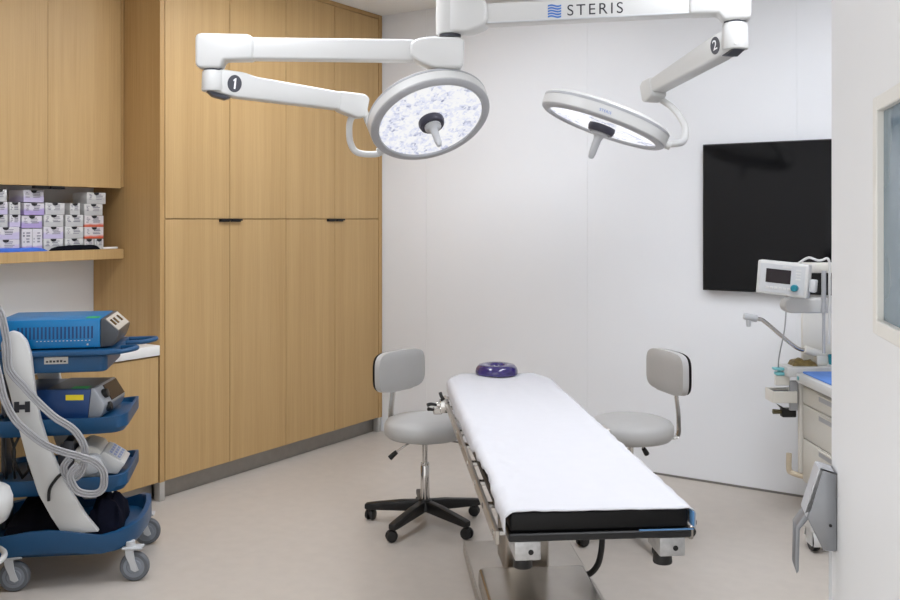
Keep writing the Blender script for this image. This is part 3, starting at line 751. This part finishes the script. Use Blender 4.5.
if ym.z > 0: ym = -ym
rim1 = (-.917*mj1 + .40*ym).normalized(); e1 = c1 + rim1*.30 - n1*.03
bm = BM(); tube(bm, [q1+Vector((.0, 0, -.04)), q1+Vector((-.03, .01, -.075)), (-.505, .19, 2.00), (-.50, .22, 1.93), (-.465, .24, 1.885), e1+rim1*.04+Vector((0, 0, -.005)), e1], .0165, 14, 6); obj('yoke', bm, WHITE, L1)
bm = BM(); cyl(bm, e1-rim1*.03, e1+rim1*.03, .022, .022, 20, .004); obj('yoke_joint', bm, WHITE, L1)
bm = BM(); tube(bm, [q1+Vector((.03, 0, -.02)), c1 - mj1*.29 - n1*.03], .018, 14, 2); obj('head_pivot', bm, WHITE, L1)
head(L1, c1, n1, mj1, False)

# ------------------------------------------------------------------ blue equipment cart
CO = Vector((-3.619, 2.556, 0)); CR = 45
C = thing('equipment_cart', 'blue medical cart with white curved side arms beside the counter', 'cart', CO, CR)
def rrect(x0, x1, y0, y1, r, n=6):
    pts = []
    for cx, cy, a0 in ((x1-r, y1-r, 0), (x0+r, y1-r, 90), (x0+r, y0+r, 180), (x1-r, y0+r, 270)):
        for k in range(n+1):
            a = R(a0+90*k/n); pts.append((cx+r*math.cos(a), cy+r*math.sin(a)))
    return pts
def tray(bm, outer, z0, zfl, ztop, wall=.018, bev=.004, rise=None):
    """tray from an outline: bottom, rim wall and recessed floor; rise(x)->extra rim height"""
    t = bmesh.new(); n = len(outer)
    cx = sum(p[0] for p in outer)/n; cy = sum(p[1] for p in outer)/n
    w_, h_ = max(p[0] for p in outer)-cx, max(p[1] for p in outer)-cy
    def sc(p, d): return (cx+(p[0]-cx)*(1-d/w_), cy+(p[1]-cy)*(1-d/h_))
    rz = rise or (lambda x, y: 0)
    lev = [[(sc(p, .02), z0+rz(*p)*.5) for p in outer], [(p, z0+.025+rz(*p)*.6) for p in outer], [(p, ztop+rz(*p)) for p in outer], [(sc(p, wall), ztop+rz(*p)) for p in outer], [(sc(p, wall+.008), zfl) for p in outer]]
    rings = [[t.verts.new((q[0][0], q[0][1], q[1])) for q in l] for l in lev]
    for a, b_ in zip(rings[:-1], rings[1:]):
        for i in range(n): t.faces.new([a[i], a[(i+1)%n], b_[(i+1)%n], b_[i]])
    t.faces.new(rings[0]); t.faces.new(rings[-1]); bmesh.ops.recalc_face_normals(t, faces=t.faces)
    return merge(bm, t)
# base tray
def base_rise(x, y): 
    f = max(0, (x-.13)/.17); b_ = max(0, (y+.1)/.38)
    return .034*min(1, f)**1.5*min(1, b_+.25) + .018*math.exp(-((x+.13)/.12)**2) - .02*math.exp(-((x-.13)/.08)**2)
outer = [(-.35, -.275), (-.30, -.29), (-.25, -.29), (-.18, -.29), (-.1, -.29), (0, -.29), (.06, -.29), (.12, -.285), (.18, -.265), (.225, -.235), (.262, -.16), (.276, -.06), (.28, .06), (.268, .15), (.23, .215), (.16, .25), (.06, .258), (-.1, .258), (-.26, .258), (-.34, .25), (-.37, .22), (-.37, -.24)]
bm = BM(); tray(bm, outer, .145, .19, .235, .022, rise=base_rise); obj('base_tray', bm, CARTBLUE, C, 'blue moulded base', 40)
# casters
def cart_caster(x, y, ang, plate=True):
    bm = BM(); c = Vector((x, y, .0)); d = Vector((math.cos(ang), math.sin(ang), 0)); ax = Vector((-d.y, d.x, 0)); o = c - d*.018
    M = frame((o.x, o.y, .0625), ax, Vector((0, 0, 1)), ax.cross(Vector((0, 0, 1))))
    # wheel axis = ax
    Mw = frame((o.x, o.y, .0625), d, Vector((0, 0, 1)), d.cross(Vector((0, 0, 1))))
    lathe(bm, [(.045, -.016), (.056, -.016), (.0615, -.009), (.0625, 0), (.0615, .009), (.056, .016), (.045, .016)], 36, Mw, False)
    w = obj('caster', bm, WHEEL, C, 'grey rubber tyred caster', 50)
    bm = BM(); lathe(bm, [(0, -.0175), (.028, -.0175), (.032, -.014), (.046, -.0145), (.047, 0), (.046, .0145), (.032, .014), (.028, .0175), (0, .0175)], 32, Mw, False); obj('wheel_hub', bm, WHEELH, w)
    bm = BM()
    for s in (-1, 1):
        prism(bm, [(-.022, -.012), (-.006, -.02), (.012, -.010), (.016, .01), (.034, .05), (.036, .075), (-.0, .075), (-.006, .03)], .0185*s if s > 0 else -.0225, .0225 if s > 0 else -.0185, 'z', .0015, 1, Mw)
    box(bm, -.035, .05, -.026, .026, .076, .086, .003, 1, Mw @ Matrix.Rotation(R(-90), 4, 'X'))
    obj('caster_fork', bm, GREYM, w)
    bm = BM(); cyl(bm, c+Vector((0, 0, .14)), c+Vector((0, 0, .17)), .02, seg=16); obj('caster_stem', bm, GREYM, w)
cart_caster(.225, -.235, R(172)); cart_caster(.225, .215, R(178)); cart_caster(-.25, -.25, R(174)); cart_caster(-.25, .20, R(200))
# curved white side arms
for y0, y1 in ((-.262, -.225), (.225, .262)):
    L = [(-.285, 1.03), (-.275, .92), (-.252, .83), (-.226, .72), (-.185, .55), (-.14, .40), (-.09, .30), (-.045, .225)]
    Rr = [(.10, .225), (.045, .30), (-.012, .40), (-.06, .50), (-.10, .60), (-.132, .71), (-.152, .82), (-.160, .90), (-.168, .98), (-.186, 1.04), (-.212, 1.073), (-.24, 1.084), (-.268, 1.075)]
    bm = BM(); prism(bm, L + Rr, y0, y1, 'y', .006, 2); obj('side_arm', bm, WHITE, C, 'white curved side arm')
# shelves
def lip(x, y): return .012*max(0, (x-.10)/.11)**2
def shelf(z0, zf, zt, x1=.21):
    o_ = [(p[0], p[1]) for p in rrect(-.34, x1, -.222, .222, .05)]
    # subdivide the long sides so the lip can rise
    pts = []
    for a, b_ in zip(o_, o_[1:]+o_[:1]):
        pts.append(a); d = math.hypot(b_[0]-a[0], b_[1]-a[1])
        if d > .1:
            for k in range(1, 8): pts.append((a[0]+(b_[0]-a[0])*k/8, a[1]+(b_[1]-a[1])*k/8))
    bm = BM(); tray(bm, pts, z0, zf, zt, .012, rise=lip); return bm
obj('shelf', shelf(.628, .685, .70), CARTBLUE, C, 'middle blue shelf', 40)
obj('shelf', shelf(.375, .425, .445, .21), CARTBLUE, C, 'lower blue shelf', 40)
# top shelf with drawer box and loop handles
bm = BM(); prism(bm, rrect(-.34, .125, -.215, .215, .03), .895, .968, 'z', .012, 2)
prism(bm, rrect(-.35, .165, -.235, .235, .05), .968, .992, 'z', .006, 2); ts = obj('top_shelf', bm, CARTBLUE, C, 'blue top shelf with a deep body')
for sy in (-1, 1):
    bm = BM(); y = .15*sy
    ex = .235 if sy < 0 else .285
    tube(bm, [(.13, y-.07, .979), (ex-.05, y-.066, .981), (ex, y-.025, .986), (ex, y+.025, .986), (ex-.05, y+.066, .981), (.13, y+.07, .979)], .0105, 10, 6); obj('loop_handle', bm, CARTBLUE, ts)
bm = BM(); box(bm, -.125, -.03, -.2185, -.2152, .935, .965, .001, 1); lb = obj('asset_label', bm, DISP, ts, 'small white label')
bm = BM(); rr = random.Random(3)
for k in range(6): box(bm, -.118+.014*k, -.108+.014*k, -.2192, -.2186, .942, .942+.006+.006*rr.random())
obj('label_print', bm, INK, lb)
bm = BM()
for x in (-.232, -.19): box(bm, x, x+.02, -.2655, -.2622, .745, .79, .0005, 1)
box(bm, -.215, -.19, -.2655, -.2622, .757, .777)
obj('black_mark', bm, INK, [o for o in C.children if o.name.startswith('side_arm')][0], 'small black bracket shaped marks')
bm = BM()
box(bm, -.336, -.312, -.06, .06, .195, .96, .01, 2); obj('rear_post', bm, DKGREY, C)

# devices on the cart
def dev(name, label, z): return thing(name, label, 'medical device', (CO.x, CO.y, z), CR)
G = dev('electrosurgical_generator', 'bright blue generator with side vents on the top shelf of the cart', .9925)
bm = BM(); box(bm, -.32, .096, -.198, .17, .006, .128, .004, 2); gb = obj('enclosure', bm, DEVBLUE, G)
bm = BM()
for k in range(20): box(bm, -.235+.0155*k, -.2275+.0155*k, -.1995, -.1975, .046, .098)
obj('vent_slots', bm, VENT, gb, 'row of vertical vent slots')
bm = BM()
for k in range(15): box(bm, -.16+.015*k, -.154+.015*k, -.1992, -.1978, .036, .039)
cyl(bm, (.045, -.1995, .02), (.045, -.1975, .02), .004, seg=10); obj('screw_row', bm, DISP, gb)
bm = BM(); prism(bm, [(.0965, .006), (.15, .01), (.165, .04), (.172, .072), (.112, .128), (.0965, .128)], -.198, .17, 'y', .005, 2); gf = obj('front_panel', bm, DEVGREY, G, 'dark grey sloped front')
Mf = frame((.142, -.01, .1), Vector((.06, 0, -.056)).normalized(), Vector((0, 1, 0)), Vector((.056, 0, .06)).normalized())
bm = BM(); box(bm, -.036, .036, -.178, .15, .0005, .004, .001, 1, Mf); obj('control_plate', bm, DISP, gf)
for y in (-.13, -.05, .06):
    bm = BM(); box(bm, -.022, .012, y-.022, y+.022, .0042, .006, .001, 1, Mf); obj('display_window', bm, SCREEN, gf)
bm = BM()
for x in (-.3, .08):
    for y in (-.17, .14): cyl(bm, (x, y, 0), (x, y, .006), .01, seg=12)
obj('foot', bm, BLACK, G)
bm = BM(); box(bm, .03, .085, -.16, -.10, .1285, .1298); obj('warning_sticker', bm, GREENST, G)

N = dev('surgical_console', 'navy console with round sockets on the middle shelf of the cart', .6865); N.rotation_euler.z = R(CR-9)
bm = BM(); prism(bm, [(-.25, .005), (.072, .005), (.085, .13), (-.25, .13)], -.178, .11, 'y', .004, 2); nb = obj('enclosure', bm, NAVY, N)
bm = BM(); box(bm, -.10, .086, -.175, .107, .1303, .134, .001, 1); obj('dark_lid', bm, DEVGREY, N)
bm = BM(); prism(bm, [(.073, .005), (.125, .01), (.137, .03), (.146, .06), (.10, .135), (.0862, .135)], -.18, .112, 'y', .006, 2); nf = obj('front_bezel', bm, DEVSILV, N, 'silver sloped front')
Mf = frame((.123, -.03, .0975), Vector((.046, 0, -.075)).normalized(), Vector((0, 1, 0)), Vector((.075, 0, .046)).normalized())
bm = BM(); box(bm, -.038, .038, -.05, .13, .0, .004, .001, 1, Mf); obj('display_window', bm, SCREEN, nf)
for y, zz in ((-.118, .10), (-.125, .045)):
    bm = BM(); Ms_ = frame((.172, y, .043), Vector((0, 1, 0)), Vector((-.35, 0, .93)), Vector((.93, 0, .35)))
    xx = .118 if zz > .08 else .136; cyl(bm, (xx, y, zz), (xx+.022, y, zz+.006), .021, .019, 20, .003); obj('socket', bm, BLACK, nf)
bm = BM(); box(bm, -.02, .055, -.1795, -.1782, .085, .108); obj('warning_sticker', bm, YELLOW, nb, 'yellow sticker')
bm = BM(); box(bm, .0, .07, -.17, -.125, .1345, .1355); obj('top_sticker', bm, GREENST, N, 'green sticker')
bm = BM(); 
for x in (-.22, .05):
    for y in (-.15, .08): cyl(bm, (x, y, 0), (x, y, .006), .01, seg=12)
obj('foot', bm, BLACK, N)

K = dev('control_pump', 'small white and grey pump with a tilted keypad on the lower shelf of the cart', .4265); K.location = (CO.x-.028, CO.y-.028, .4265)
bm = BM(); prism(bm, [(.02, .0), (.15, .0), (.165, .05), (.12, .125), (.06, .145), (.02, .12)], -.15, .06, 'y', .012, 3); kb = obj('enclosure', bm, CREAM, K)
bm = BM(); prism(bm, [(-.05, .0), (.018, .0), (.018, .16), (-.02, .165), (-.05, .13)], -.13, .05, 'y', .01, 2); obj('motor_block', bm, DKGREY, K)
bm = BM(); cyl(bm, (.10, -.152, .065), (.10, -.188, .065), .045, .04, 28, .005); obj('pump_head', bm, GREYM, K)
bm = BM(); prism(bm, [(.125, .02), (.20, .012), (.232, .055), (.145, .115), (.125, .10)], -.16, .03, 'y', .006, 2); kp = obj('keypad_housing', bm, WHITE, K)
Mf = frame((.19, -.065, .0855), Vector((.087, 0, -.06)).normalized(), Vector((0, 1, 0)), Vector((.06, 0, .087)).normalized())
bm = BM(); box(bm, -.04, .03, -.085, .085, .0002, .003, .001, 1, Mf); obj('key_panel', bm, GREYM, kp)
bm = BM()
for a in range(3):
    for b_ in range(4): box(bm, -.033+.02*a, -.019+.02*a, -.075+.04*b_, -.048+.04*b_, .003, .0045, .0005, 1, Mf)
obj('keys', bm, mat('pale_blue_keys', (138, 152, 190), .5, var=.02), kp)

# soft black things on the cart base
bm = BM(); lump(bm, .03, .18, -.185, .10, .192, .17, 3.3, 18, .3, .35); o = obj('fabric_bundle', bm, NAVYF); o.location = CO; o.rotation_euler.z = R(CR); tag(o, 'dark navy fabric bundle at the right of the cart base', 'cloth')
bm = BM(); lump(bm, -.295, -.06, -.2, .19, .192, .13, 8.8, 18, .25, .25); o = obj('pedal_bag', bm, CLOTHB); o.location = CO; o.rotation_euler.z = R(CR); tag(o, 'black bag on the cart base behind the white side arm', 'bag')
bm = BM(); rr = random.Random(5)
for k in range(5):
    x = -.30 + .03*k; tube(bm, [(x, -.15, .62), (x+.02*rr.uniform(-1, 1), -.17, .56), (x+.03*rr.uniform(-1, 1), -.18, .50), (x+.02*rr.uniform(-1, 1), -.16, .445)], .006, 8)
o = obj('power_leads', bm, BLACK); o.location = CO; o.rotation_euler.z = R(CR); tag(o, 'black power leads hanging under the middle shelf of the cart', 'cable')

# grey cables: bands of three strands
PA = [(-.335, 1.05, -.10), (-.37, 1.07, -.14), (-.385, 1.14, -.22), (-.36, 1.21, -.28), (-0.325, 1.235), (-0.277, 1.168), (-0.262, 1.114), (-0.25, 1.032), (-0.246, 0.945), (-0.227, 0.904), (-0.193, 0.865), (-0.131, 0.793), (-0.065, 0.727), (0.001, 0.679), (0.04, 0.623), (0.052, 0.563), (0.04, 0.501), (0.013, 0.47), (-0.019, 0.48), (-0.03, 0.518), (-0.007, 0.554)]
PB = [(-.375, 1.06, .12), (-.42, 1.06, -.02), (-.435, 1.08, -.2), (-.41, 1.12, -.33), (-0.335, 1.14), (-0.277, 0.93), (-0.258, 0.839), (-0.239, 0.781), (-0.208, 0.722), (-0.162, 0.674), (-0.104, 0.626), (-0.038, 0.593), (0.048, 0.564), (0.103, 0.535), (0.131, 0.492), (0.127, 0.429), (0.092, 0.406), (0.036, 0.418), (0.009, 0.453), (0.001, 0.495), (0.032, 0.535)]
PC = [(-0.015, 0.484), (-0.046, 0.481), (-0.073, 0.454), (-0.093, 0.418), (-0.096, 0.372)]
def band(path, y, n, gap, r):
    P = [Vector((p[0], 0, p[1])) for p in path]; Y = [p[2] if len(p) > 2 else y + (.005*math.sin(i*.9) if n > 1 else 0) for i, p in enumerate(path)]; bm = BM()
    for s in range(n):
        off = (s-(n-1)/2)*gap; pts = []
        for i, p in enumerate(P):
            d = (P[min(i+1, len(P)-1)] - P[max(i-1, 0)]).normalized(); nn = Vector((-d.z, 0, d.x))
            q = p + nn*off; pts.append((q.x, Y[i], q.z))
        tube(bm, pts, r, 8, 5)
    return bm
o = obj('ribbon_cable', band(PA, -.30, 3, .0105, .0053), CABLE); o.location = CO; o.rotation_euler.z = R(CR); tag(o, 'pale grey triple cable hanging down from the top of the cart to its inner loop', 'cable')
o = obj('ribbon_cable', band(PB, -.332, 3, .0105, .0053), CABLE); o.location = CO; o.rotation_euler.z = R(CR); tag(o, 'pale grey triple cable crossing the white side arm and making the big outer loop', 'cable')
o = obj('power_lead', band(PC, -.2715, 1, 0, .0065), BLACK); o.location = CO; o.rotation_euler.z = R(CR); tag(o, 'short black lead curving over the white side arm of the cart', 'cable')

# ------------------------------------------------------------------ anaesthesia machine
AO = Vector((-.64, 4.833, 0))
A = thing('anaesthesia_machine', 'cream anaesthesia machine with drawers standing between the wall and the open door', 'medical machine', AO, HR)
bm = BM(); box(bm, -.262, .35, -.30, .32, .19, .70, .012, 2); obj('cabinet_body', bm, CREAM, A)
for z0, z1 in ((.605, .695), (.43, .60), (.205, .425)):
    bm = BM(); box(bm, -.288, -.263, -.295, .315, z0, z1, .006, 2); d = obj('drawer', bm, CREAMD, A)
    bm = BM(); box(bm, -.291, -.2885, -.18, .10, z1-.04, z1-.008, .001, 1); obj('grip_shade', bm, GREYRIM, d, 'grey plate painted as the shade of the grip recess')  # flat grey plate, its darker tone paints the shade of a grip recess
    bm = BM(); prism(bm, [(-.30, z1-.004), (-.30, z1-.012), (-.2885, z1-.018), (-.2885, z1-.004)], -.18, .10, 'y', .001, 1); obj('pull_lip', bm, CREAM, d)
bm = BM(); prism(bm, rrect(-.335, .35, -.34, .298, .03), .718, .767, 'z', .008, 2); box(bm, -.255, .34, -.29, .29, .701, .719)
box(bm, -.375, .1, .29, .42, .74, .792, .008, 2); obj('worktop', bm, WHITE, A)
bm = BM(); box(bm, -.3385, -.3352, .235, .255, .735, .753, .001, 1); obj('badge', bm, TEALP, A)
bm = BM(); box(bm, -.245, .30, .425, .45, .70, 1.095, .006, 2); obj('upright_panel', bm, CREAM, A)
bm = BM(); prism(bm, [(-.475, 1.128), (-.468, 1.105), (-.445, 1.092), (.30, 1.092), (.30, 1.166), (-.445, 1.166), (-.468, 1.152)], .05, .13, 'y', .008, 3); obj('upper_shelf', bm, WHITE, A)
bm = BM(); box(bm, -.42, .30, .10, .16, 1.285, 1.335, .008, 2); box(bm, .0, .06, .1, .44, 1.10, 1.29, .008, 2); box(bm, .0, .06, .1, .44, 1.09, 1.12, .008, 2); obj('monitor_arm', bm, CREAM, A)
bm = BM(); cyl(bm, (-.292, .036, 1.16), (-.292, .036, 1.30), .011, seg=18); cyl(bm, (-.292, .036, .90), (-.292, .036, 1.17), .007, seg=14); cyl(bm, (-.292, .036, 1.10), (-.292, .036, 1.155), .014, .008, 16); obj('gas_pole', bm, GREYRIM, A)
bm = BM(); tube(bm, [(-.40, .07, 1.335), (-.36, .05, 1.362), (-.325, .03, 1.35), (-.305, .02, 1.352), (-.285, .012, 1.36), (-.275, .01, 1.33), (-.275, .01, 1.2), (-.275, .012, 1.05), (-.28, .012, .95)], .006, 8, 6); obj('sample_tube', bm, WHITE, A)
bm = BM(); tube(bm, [(-.455, .09, 1.095), (-.452, .12, 1.0), (-.42, .28, .85), (-.395, .362, .776)], .0035, 8, 6); obj('hanging_cord', bm, GREYRIM, A)
# display head
Mm = Matrix.Translation((-.51, -.03, 1.266)) @ Matrix.Rotation(R(-34), 4, 'Z') @ Matrix.Rotation(R(4.5), 4, 'Y')
bm = BM(); box(bm, -.118, .118, -.03, .035, -.08, .08, .007, 3, Mm); mon = obj('display_head', bm, WHITE, A, 'white tilted display head')
bm = BM(); box(bm, -.104, .104, -.0315, -.0302, -.067, .067, .001, 1, Mm); obj('face_plate', bm, GREYM, mon)
bm = BM(); box(bm, -.075, .04, -.0335, -.0316, -.022, .044, .001, 1, Mm); obj('screen', bm, SCREEN, mon, 'dark screen')
bm = BM(); lathe(bm, [(0, 0), (.017, 0), (.0165, .018), (.012, .022), (0, .022)], 24, Mm @ frame((.062, -.0316, -.036), (1, 0, 0), (0, 0, 1), (0, -1, 0))); obj('dial', bm, TEAL, mon, 'teal dial')
bm = BM()
for k in range(6): box(bm, -.072+.02*k, -.058+.02*k, -.0335, -.0316, -.052, -.04, .001, 1, Mm)
for k in range(4): box(bm, .062, .084, -.0335, -.0316, .0+.014*k, .008+.014*k, .001, 1, Mm)
box(bm, .0, .04, -.0335, -.0316, .052, .062, .001, 1, Mm); obj('key_row', bm, WHITE, mon)
bm = BM(); box(bm, .118, .15, -.01, .03, -.05, .01, .006, 2, Mm); box(bm, .02, .10, .035, .12, -.02, .06, .006, 2, Mm); obj('rear_connector', bm, GREYM, mon)
# breathing arm
bm = BM(); cyl(bm, (-.258, .37, .872), (-.144, .37, .836), .022, .020, 24, .006); box(bm, -.20, -.145, .345, .40, .793, .84, .006, 2); obj('arm_socket', bm, CREAM, A)
bm = BM(); tube(bm, [(-.23, .37, .866), (-.279, .37, .872), (-.331, .37, .905), (-.461, .37, 1.014), (-.49, .37, 1.028), (-.52, .37, 1.034)], .0105, 14, 6); obj('arm_tube', bm, CHROME, A, 'bent chrome tube')
bm = BM(); cyl(bm, (-.503, .37, 1.031), (-.572, .37, 1.046), .019, .018, 20, .004); cyl(bm, (-.549, .37, 1.042), (-.547, .37, .99), .013, .011, 18, .003); obj('arm_outlet', bm, GREYM, A)
# basket, clip, yoke
bm = BM()
for (x0, x1, y0, y1) in ((-.44, -.433, .31, .43), (-.322, -.315, .31, .43), (-.433, -.322, .31, .317), (-.433, -.322, .423, .43)): box(bm, x0, x1, y0, y1, .612, .664, .0015, 1)
box(bm, -.44, -.315, .31, .43, .604, .613, .0015, 1); sbk = obj('side_basket', bm, CREAM, A)
bm = BM(); box(bm, -.432, -.323, .318, .422, .6135, .65, .002, 1); obj('basket_shade', bm, DKGREY, sbk, 'dark block painted as the shade inside the basket')  # no real contents: dark grey paints the shade inside the open basket
bm = BM(); box(bm, -.425, -.372, .33, .375, .768, .781, .004, 2); box(bm, -.415, -.367, .33, .375, .742, .758, .004, 2); box(bm, -.40, -.388, .345, .365, .725, .776, .003, 1); obj('tube_clip', bm, TEALP, A)
bm = BM(); box(bm, -.42, -.345, .335, .352, .69, .74, .003, 1); obj('clip_holder', bm, CREAM, A)
bm = BM(); box(bm, -.375, -.302, .355, .40, .52, .565, .006, 2); prism(bm, [(-.40, .59), (-.388, .583), (-.35, .562), (-.368, .553)], .36, .385, 'y', .003, 1); obj('cylinder_yoke', bm, BLACK, A)
bm = BM(); cyl(bm, (-.42, .375, .548), (-.373, .375, .546), .013, .011, 16, .003); obj('yoke_screw', bm, OLIVE, A)
bm = BM(); box(bm, -.30, -.264, .322, .35, .24, .70, .005, 2); obj('rear_post', bm, CREAM, A)
bm = BM(); box(bm, -.345, -.302, .335, .352, .56, .715, .003, 1); obj('side_plate', bm, GREYRIM, A, 'grey mounting plate')
bm = BM(); tube(bm, [(-.335, .375, .33), (-.335, .375, .25), (-.325, .37, .232), (-.29, .335, .225), (-.25, .31, .222)], .014, 12, 6); obj('bumper_rail', bm, mat('tan_bumper', (206, 192, 168), .5, var=.03, vscale=20), A, 'bent cream bumper')
bm = BM(); prism(bm, [(-.27, .09), (.36, .09), (.36, .188), (-.25, .188), (-.285, .16)], -.31, .30, 'y', .01, 2); box(bm, -.43, -.25, -.16, -.06, .095, .15, .01, 2); obj('base_chassis', bm, WHITE, A)
for x, y in ((-.40, -.11), (-.2, .22), (.3, -.25), (.3, .25)):
    bm = BM(); cyl(bm, (x-.016, y, .055), (x+.016, y, .055), .055, .055, 28, .006); cyl(bm, (x, y, .06), (x, y, .1), .012, seg=12); cs = obj('caster', bm, BLACK, A)
    bm = BM(); pr = [(math.cos(a)*.062, .055+math.sin(a)*.062) for a in [R(200-20*k) for k in range(0, 11)]] + [(math.cos(a)*.057, .055+math.sin(a)*.057) for a in [R(20*k) for k in range(0, 11)]]
    prism(bm, pr, x-.02, x+.02, 'x', .001, 1, Matrix.Translation((0, y, 0))); box(bm, x-.021, x-.0165, y-.035, y+.035, .03, .11, .004, 1); obj('wheel_guard', bm, WHITE, cs)

def onA(name, bm, m, label, cat):
    o = obj(name, bm, m); o.location = AO; o.rotation_euler.z = R(HR); return tag(o, label, cat)
bm = BM(); prism(bm, rrect(-.31, .33, -.32, .27, .02), .7675, .774, 'z', .002, 1); onA('absorbent_mat', bm, MATBLUE, 'blue mat lying on the worktop of the anaesthesia machine', 'mat')
bm = BM(); lump(bm, -.335, -.205, .31, .40, .794, .036, 6.2, 12, .3, .6); onA('crumpled_wrapper', bm, FOIL, 'crumpled gold brown wrapper on the corner of the machine worktop', 'wrapper')
bm = BM(); cyl(bm, (-.123, .33, .7935), (-.123, .33, .80), .028, seg=28, bev=.002); bm2 = obj('cup_saucer', bm, WHITE)
bm2.location = AO; bm2.rotation_euler.z = R(HR); tag(bm2, 'small white lid under the teal cup beside the door edge', 'lid')
bm = BM(); lathe(bm, [(0, .8005), (.022, .8005), (.026, .848), (.024, .85), (.02, .806), (0, .805)], 28, Matrix.Translation((-.123, .33, 0))); onA('plastic_cup', bm, TEAL, 'teal cup on the machine worktop beside the door edge', 'cup')

# ------------------------------------------------------------------ open door on the right
DR = 19.27
Dn = thing('door_1', 'white room door standing open at the right edge of the picture', 'door', (.0683, .684, 0), DR)
Dn['kind'] = 'structure'
y0w, y1w, z0w, z1w = .45, .846, 1.390, 1.720
bm = BM()
for (a, b_, c, d) in ((0, y0w, .012, 2.12), (y1w, 1.25, .012, 2.12), (y0w, y1w, .012, z0w), (y0w, y1w, z1w, 2.12)): box(bm, 0, .045, a, b_, c, d)
obj('door_leaf', bm, DOORM, Dn)
bm = BM()
for (a, b_, c, d) in ((y0w-.01, y0w+.016, z0w-.01, z1w+.01), (y1w-.016, y1w+.01, z0w-.01, z1w+.01), (y0w+.016, y1w-.016, z0w-.01, z0w+.012), (y0w+.016, y1w-.016, z1w-.012, z1w+.01)):
    box(bm, -.004, .049, a, b_, c, d, .0015, 1)
obj('vision_frame', bm, DOORF, Dn)
bm = BM(); box(bm, .006, .012, y0w+.0165, y1w-.0165, z0w+.012, z1w-.012); obj('vision_glass', bm, GLASS, Dn, 'blue grey glass')
bm = BM()
for y in (.742,): box(bm, .014, .0165, y, y+.006, z0w+.014, z1w-.014)
obj('glazing_bead', bm, BLACK, Dn, 'dark vertical strip behind the glass')
bm = BM(); box(bm, -.004, .05, 1.2505, 1.262, .02, .93, .003, 1); obj('edge_guard', bm, GREYM, Dn)
# push latch on the face near the leading edge
bm = BM(); prism(bm, [(-.0005, 1.08), (-.026, 1.088), (-.052, .995), (-.024, .937), (-.0005, .937)], 1.185, 1.237, 'y', .003, 2); lt = obj('latch_housing', bm, LATCH, Dn, 'wedge shaped grey latch housing')
bm = BM(); prism(bm, [(-.003, 1.0815), (-.032, 1.0885), (-.057, 1.004), (-.053, .996), (-.028, 1.0885)], 1.1855, 1.239, 'y', .001, 1); obj('latch_cover', bm, LATCHT, lt)
bm = BM(); prism(bm, [(-.050, 1.012), (-.072, .978), (-.0735, .90), (-.070, .889), (-.0665, .895), (-.0645, .973), (-.046, .997)], 1.187, 1.232, 'y', .002, 2); obj('latch_paddle', bm, LATCH, lt, 'hanging grey paddle')
bm = BM(); cyl(bm, (-.012, 1.1838, .985), (-.012, 1.187, .985), .003, seg=12); obj('latch_screw', bm, BLACK, lt)
for z in (.3, 1.05, 1.85):
    bm = BM(); cyl(bm, (.0225, -.008, z-.05), (.0225, -.008, z+.05), .0075, seg=14); obj('hinge', bm, CHROME, Dn)

# ------------------------------------------------------------------ ceiling lights
def panel(x, y, sx, sy, lab):
    t = thing('ceiling_light_panel', lab, 'ceiling light', (x, y, CH-.03), 0, 'ceiling light panels')
    bm = BM(); a = .025
    for q in ((-sx/2, sx/2, -sy/2, -sy/2+a), (-sx/2, sx/2, sy/2-a, sy/2), (-sx/2, -sx/2+a, -sy/2+a, sy/2-a), (sx/2-a, sx/2, -sy/2+a, sy/2-a)): box(bm, *q, 0, .0295)
    obj('frame', bm, WHITE, t)
    bm = BM(); box(bm, -sx/2+a, sx/2-a, -sy/2+a, sy/2-a, .006, .012); obj('diffuser', bm, LIGHTP, t)
panel(-2.75, 2.1, .6, 1.2, 'ceiling light panel above the aisle by the blue cart')
panel(-3.0, 3.75, .6, 1.2, 'ceiling light panel before the tall cabinets near the back wall')
panel(-.8, 3.75, .6, 1.2, 'ceiling light panel before the television near the back wall')
panel(-.2, 2.3, .6, 1.2, 'ceiling light panel above the open door')
t = thing('downlight', 'small round recessed downlight in the ceiling corner by the oak cabinet', 'ceiling light', (-3.80, 4.83, CH))
bm = BM(); lathe(bm, [(.05, -.0005), (.075, -.0005), (.072, -.007), (.052, -.006), (.05, -.0005)], 36, None, False); obj('trim_ring', bm, GREYM, t)
bm = BM(); lathe(bm, [(0, -.001), (.05, -.001), (.05, -.003), (0, -.003)], 28); obj('lamp_face', bm, GREYRIM, t)

# ------------------------------------------------------------------ world, camera, view
w = bpy.data.worlds.new('World'); scene.world = w; w.use_nodes = True
w.node_tree.nodes['Background'].inputs[0].default_value = (1, 1, 1, 1); w.node_tree.nodes['Background'].inputs[1].default_value = 1.25
cam = bpy.data.cameras.new('Camera'); co = bpy.data.objects.new('Camera', cam); COL.objects.link(co)
co.location = (0, 0, 1.55); co.rotation_euler = (R(90), 0, R(33.057))
cam.sensor_width = 36; cam.sensor_fit = 'HORIZONTAL'; cam.lens = 36.68; cam.shift_y = -.09; cam.clip_start = .05
scene.camera = co
vs = scene.view_settings; vs.view_transform = 'Standard'; vs.look = 'None'; vs.gamma = 1; vs.use_curve_mapping = False; vs.exposure = 0.42
